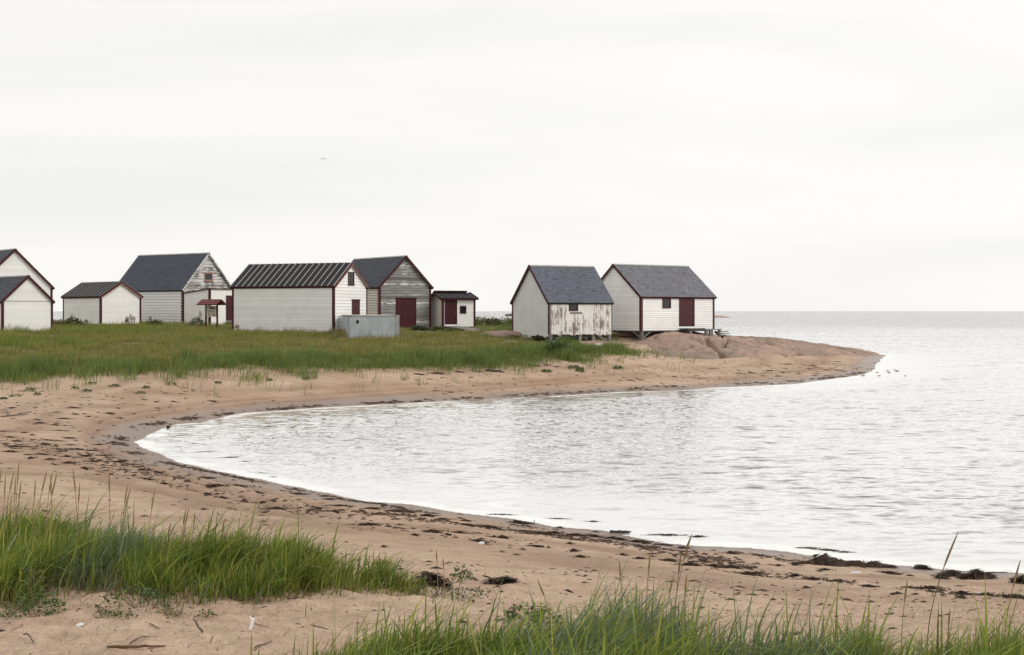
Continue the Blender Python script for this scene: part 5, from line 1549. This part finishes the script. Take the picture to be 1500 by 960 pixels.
bx = RNG.uniform([-26, 14], [14, 62], (3500, 2)); pts = np.r_[pts, bx]
bx2 = RNG.uniform([-5, 66], [33, 105], (2200, 2)); pts = np.r_[pts, bx2]
bx3 = RNG.uniform([-6, 9], [8, 16], (2200, 2)); pts = np.r_[pts, bx3]
zz, ss = terrain(pts[:, 0], pts[:, 1], True, True)
k = (ss > .25) & (sdf(pts[:, 0], pts[:, 1], MEADOW) < -.5) & (sdf(pts[:, 0], pts[:, 1], ROCK) < -.3)
pts, zz = pts[k], zz[k]
def scraps(pts, zz):
    n = len(pts); d = np.maximum(pts[:, 1], 8)
    L = RNG.uniform(.015, .07, n) * np.clip(d / 22, .45, 2.6) * np.where(RNG.random(n) < .12, 2.2, 1); w = L * RNG.uniform(.15, .4, n); hh = np.minimum(L * .3, .03) * RNG.uniform(.5, 1.2, n)
    a = RNG.normal(0, .5, n); ca, sa = np.cos(a), np.sin(a)
    def pt(u, v, z): return np.c_[pts[:, 0] + ca * u - sa * v, pts[:, 1] + sa * u + ca * v, zz + z]
    V = np.stack([pt(-L, 0 * w, -.004), pt(-.2 * L, -w, -.004), pt(L, .2 * w, -.004), pt(.3 * L, w, -.004), pt(0 * L, 0 * w, hh)], 1).reshape(-1, 3)
    b_ = (np.arange(n) * 5)[:, None]
    T = np.concatenate([np.c_[b_, b_ + 1, b_ + 4], np.c_[b_ + 1, b_ + 2, b_ + 4], np.c_[b_ + 2, b_ + 3, b_ + 4], np.c_[b_ + 3, b_, b_ + 4]])
    me = mesh_np('seaweed_scraps', V, tris=T)
    cattr(me, 'tint', np.repeat(palette(n, [(.065, .04, .028), (.04, .027, .02), (.13, .085, .06)], [4, 4, 1.5]), 5, 0))
    return me
link('seaweed_scraps', scraps(pts, zz), BITSM, label='tiny seaweed scraps strewn along the tide lines', cat='seaweed', kind='stuff')

# ------------------------------------------------------------------ driftwood and small finds
def stick(label, a, b, r, mat=DRIFT, name='driftwood', bow=.0, lift=0.0, lift2=None, twig=None):
    A_ = Vector(a); B_ = Vector(b); e = A_
    rng = random.Random(int(a[0] * 991 + a[1] * 77))
    mb = MB(); pts_ = []; rad = []
    for i in range(9):
        t = i / 8; p_ = (B_ - A_) * t + Vector((rng.uniform(-1, 1) * r * .5, 0, math.sin(t * math.pi) * bow + rng.uniform(-.3, .3) * r))
        pts_.append(p_); rad.append(r * (1 - .45 * t) * rng.uniform(.82, 1.12) * (.55 if i in (0, 8) else 1))
    mb.tube(pts_, rad, 8)
    if twig:
        for (t, v) in twig:
            p_ = (B_ - A_) * t; mb.tube([p_, p_ + Vector(v) * .5, p_ + Vector(v)], [r * .5, r * .4, r * .2], 5)
    o = mb.build(name, mat, label=label, cat='driftwood', smooth=True); o.location = A_; return o
def G(px, py, up=0.0):
    q_ = ground_at(px, py); return (q_[0], q_[1], q_[2] + up)
stick('pale brown driftwood log on the bare sand at the bottom left', G(157, 946, .012), G(243, 947, .012), .0125)
q_ = G(297, 929, .0); stick('dark stick leaning out of the sand below the left grass', (q_[0], q_[1], q_[2]), (q_[0] - .06, q_[1] - .05, q_[2] + .12), .011, DRIFTG)
stick('thin short twig lying left of the leaning stick', G(218, 918, .01), G(234, 925, .01), .007, DRIFTG)
stick('curved grey twig above the bottom left log', G(190, 942, .01), G(220, 935, .01), .008, DRIFTG, bow=.02)
stick('grey root piece on the sand near the gap in the grass', G(373, 949, .02), G(400, 940, .01), .008, DRIFTG)
stick('long thin twig below the left grass end', G(372, 908, .008), G(436, 928, .004), .0035, DRIFTG)
stick('short brown twig on sand under the tip of the left grass', G(458, 910, .01), G(481, 917, .01), .006, DRIFTG)
stick('knotted dark root near the left foreground corner', G(34, 930, .02), G(50, 944, .01), .008, DRIFTG, bow=.03)
stick('dark driftwood plank at the water edge of the near beach', G(892, 780, .02), G(924, 781.5, .02), .035, DARKWOOD)
stick('thin branch with twigs lying beside the seaweed line in the middle', G(752, 764, .02), G(785, 770, .03), .02, DARKWOOD, twig=[(.9, (.03, 0, .08))])
stick('dark driftwood log below the meadow edge on the far beach', G(712, 544, .06), G(739, 545.5, .05), .085, DARKWOOD)
stick('short stick standing in the sand before the floating streak', G(1006, 800, 0), tuple(np.array(G(1006, 800, 0)) + np.array((.07, 0, .17))), .011, DARKWOOD)
stick('long thin branch on the sand at the far left of the beach', G(2, 612, .03), G(42, 609, .04), .035, DRIFTG, twig=[(.3, (-.2, 0, .35)), (.15, (.15, 0, .15))])
stick('branch with thin twigs beside the dark root tangle', G(707, 852, .03), G(736, 857, .01), .008, DARKWOOD, twig=[(.2, (-.02, 0, .05))])
stick('thin dark pole lying at the water line near the rounded heap', G(1444, 841, .02), G(1476, 840, .02), .012, DARKWOOD)
# float with a stick in the shallows
q_ = G(247, 628)
e = empty('net_float', (q_[0], q_[1], 0), 0, 'dark float with a stick lying in the shallows at the left end of the bay', 'float')
fm = rock_mesh('float_body', 3, 2); fb = link('float_body', fm, BLACK, e); fb.scale = (.075, .075, .07); fb.location = (-.02, 0, .05)
mb = MB(); mb.tube([(.02, 0, .04), (.07, 0, .12), (.11, 0, .22)], [.022, .014, .009], 6); mb.build('stick', DRIFT, e)
mb = MB(); mb.tube([(.02, 0, .05), (.08, 0, .06), (.13, .01, .09)], [.03, .022, .008], 6); mb.build('stub', DRIFT, e)
# white litter
def shard(label, px, py, pts_, th=.012, mat=PLASTER, name='white_scrap'):
    q_ = G(px, py); mb = MB(); n = len(pts_)
    for y_ in (-th / 2, th / 2): mb.v += [(x_, y_ + z_ * .25, z_) for x_, z_ in pts_]
    mb.f += [tuple(range(n)), tuple(range(n, 2 * n))[::-1]] + [(i, (i + 1) % n, n + (i + 1) % n, n + i) for i in range(n)]
    o = mb.build(name, mat, label=label, cat='litter'); o.location = q_; return o
shard('white forked scrap standing in the sand below the left grass', 363, 919, [(0, -.01), (.022, 0), (.045, .07), (.052, .095), (.038, .093), (.012, .11), (.008, .105), (.026, .08)])
shard('small white shell fragment on sand below the left grass', 115, 912, [(-.02, -.005), (.03, 0), (.045, .02), (.01, .022), (-.015, .012)])
shard('white shell bit among the seaweed of the near beach', 704, 799, [(-.03, 0), (.05, 0), (.06, .03), (.0, .035), (-.03, .02)])
shard('white strip of litter between the wrack lines at right', 1254, 842, [(-.08, 0), (.06, 0), (.08, .02), (-.06, .022)])
shard('white shells in the lowest wrack line at right', 1434, 874, [(-.03, 0), (.03, 0), (.03, .02), (-.02, .025)])
# white drum under the boathouse
q_ = at_d(877, 99.2)
e = empty('white_drum', (q_[0], q_[1], q_[2] + .16), .15, 'white drum lying on rock under the peeling boathouse', 'drum')
mb = MB(); mb.tube([(-.26, 0, 0), (-.24, 0, 0), (.24, 0, 0), (.26, 0, 0)], [.11, .13, .13, .11], 14); mb.build('barrel', PLASTER, e)
mb = MB(); mb.tube([(-.30, 0, 0), (-.26, 0, 0)], [.045, .045], 8); mb.build('cap', BATTEN_L, e)

# ------------------------------------------------------------------ birds
GULLM = simple('gull_grey', (.16, .155, .15), .7)
gp = P(473.5, 232.5, 230)
gu = empty('gull', gp, .5, 'gull gliding with bowed wings in the sky above the storehouses', 'bird')
mb = MB(); mb.tube([(0, -.26, 0), (0, -.2, .0), (0, -.05, .0), (0, .12, .0), (0, .22, .01)], [.015, .045, .065, .04, .01], 8); mb.build('body', GULLM, gu, smooth=True)
for s_ in (-1, 1):
    mb = MB(); pr = [(0.03, .02), (.18, .09), (.36, .02), (.52, -.16), (.58, -.34)]; wd = [.16, .16, .14, .10, .03]
    for i, ((x_, z_), w_) in enumerate(zip(pr, wd)):
        mb.v += [(s_ * x_, -w_ * .6, z_), (s_ * x_, w_ * .6, z_ - .005), (s_ * x_, 0, z_ + .025)]
    for i in range(4):
        a = i * 3
        mb.f += [(a, a + 3, a + 5, a + 2), (a + 2, a + 5, a + 4, a + 1), (a + 1, a + 4, a + 3, a)]
    mb.f += [(0, 2, 1), (12, 13, 14)]
    mb.build('wing', GULLM, gu)
q_ = G(1195, 817)
bd_ = empty('small_bird', q_, math.pi, 'small dark bird feeding beside the largest seaweed heap', 'bird')
mb = MB(); mb.tube([(-.052, 0, .062), (-.03, 0, .05), (0, 0, .042), (.03, 0, .036), (.05, 0, .028), (.06, 0, .024)], [.006, .016, .022, .018, .013, .004], 8); mb.build('body', BLACK, bd_, smooth=True)
mb = MB(); mb.tube([(.058, 0, .025), (.078, 0, .016)], [.004, .001], 5); mb.build('beak', BLACK, bd_)
mb = MB(); mb.hexa([(-.045, -.01, .062), (-.045, .01, .062), (-.085, .012, .088), (-.085, -.012, .088), (-.045, -.01, .066), (-.045, .01, .066), (-.085, .012, .091), (-.085, -.012, .091)]); mb.build('tail', BLACK, bd_)
for s_ in (-1, 1):
    mb = MB(); mb.tube([(.0, s_ * .01, .03), (.003, s_ * .01, .0)], [.003, .003], 5); mb.build('leg', BLACK, bd_)

# ------------------------------------------------------------------ labels: each repeat told apart by zone and order from the left
WORDS = ['leftmost', 'second from left', 'third from left', 'fourth from left', 'fifth from left', 'sixth from left', 'seventh from left', 'eighth from left', 'ninth from left',
         'tenth from left', 'eleventh from left', 'twelfth from left', 'thirteenth from left', 'fourteenth from left', 'fifteenth from left', 'sixteenth from left', 'seventeenth from left', 'eighteenth from left', 'nineteenth from left', 'twentieth from left', 'twenty-first from left', 'twenty-second from left', 'twenty-third from left']
def pix(o):
    x_, y_, z_ = o.location; return CX + F * x_ / y_, HZ + F * (CH - z_) / y_
ZONES = {'seaweed clumps left of the bay': ('seaweed clump on the left beach', lambda px, py: 'near the far meadow edge' if py < 618 else ('above the wheel track' if py < 640 else ('level with the bay tip' if py < 656 else ('below the bay tip' if py < 672 else 'in the lowest band'))) ),
         'seaweed clumps on the middle of the near beach': ('seaweed clump on the near beach', lambda px, py: 'left of the bay shore' if px < 260 else ('behind the left grass crest' if px < 400 else ('above the left grass end' if px < 520 else 'right of the left grass'))),
         'seaweed clumps in the right wrack lines': ('seaweed clump in the right wrack', lambda px, py: 'near the floating wisps' if px < 800 else ('left of the floating streak' if px < 960 else ('below the floating streak' if px < 1150 else 'below the big heap'))),
         'seaweed clumps on the far beach': ('small seaweed clump on the far beach', lambda px, py: 'below the meadow edge' if px < 840 else ('below the rock boathouse' if px < 1090 else ('below the rock point' if px < 1180 else 'close to the beach tip')))}
byg = {}
for o in SC.objects:
    if o.parent is None and 'group' in o and 'label' in o and o['group'] != 'wooden buildings on the shore':
        g_ = o['group']; base = o['label']
        if g_ in ZONES:
            nm_, fn = ZONES[g_]; base = nm_ + ' ' + fn(*pix(o))
        byg.setdefault(base, []).append(o)
for base, lst in byg.items():
    if len(lst) < 2:
        lst[0]['label'] = base; continue
    lst.sort(key=lambda o: pix(o)[0])
    for i, o in enumerate(lst):
        w_ = WORDS[i] if i < len(WORDS) else 'far right one, number %d from left' % (i + 1)
        if i == len(lst) - 1: w_ = 'rightmost'
        o['label'] = base + ', ' + w_
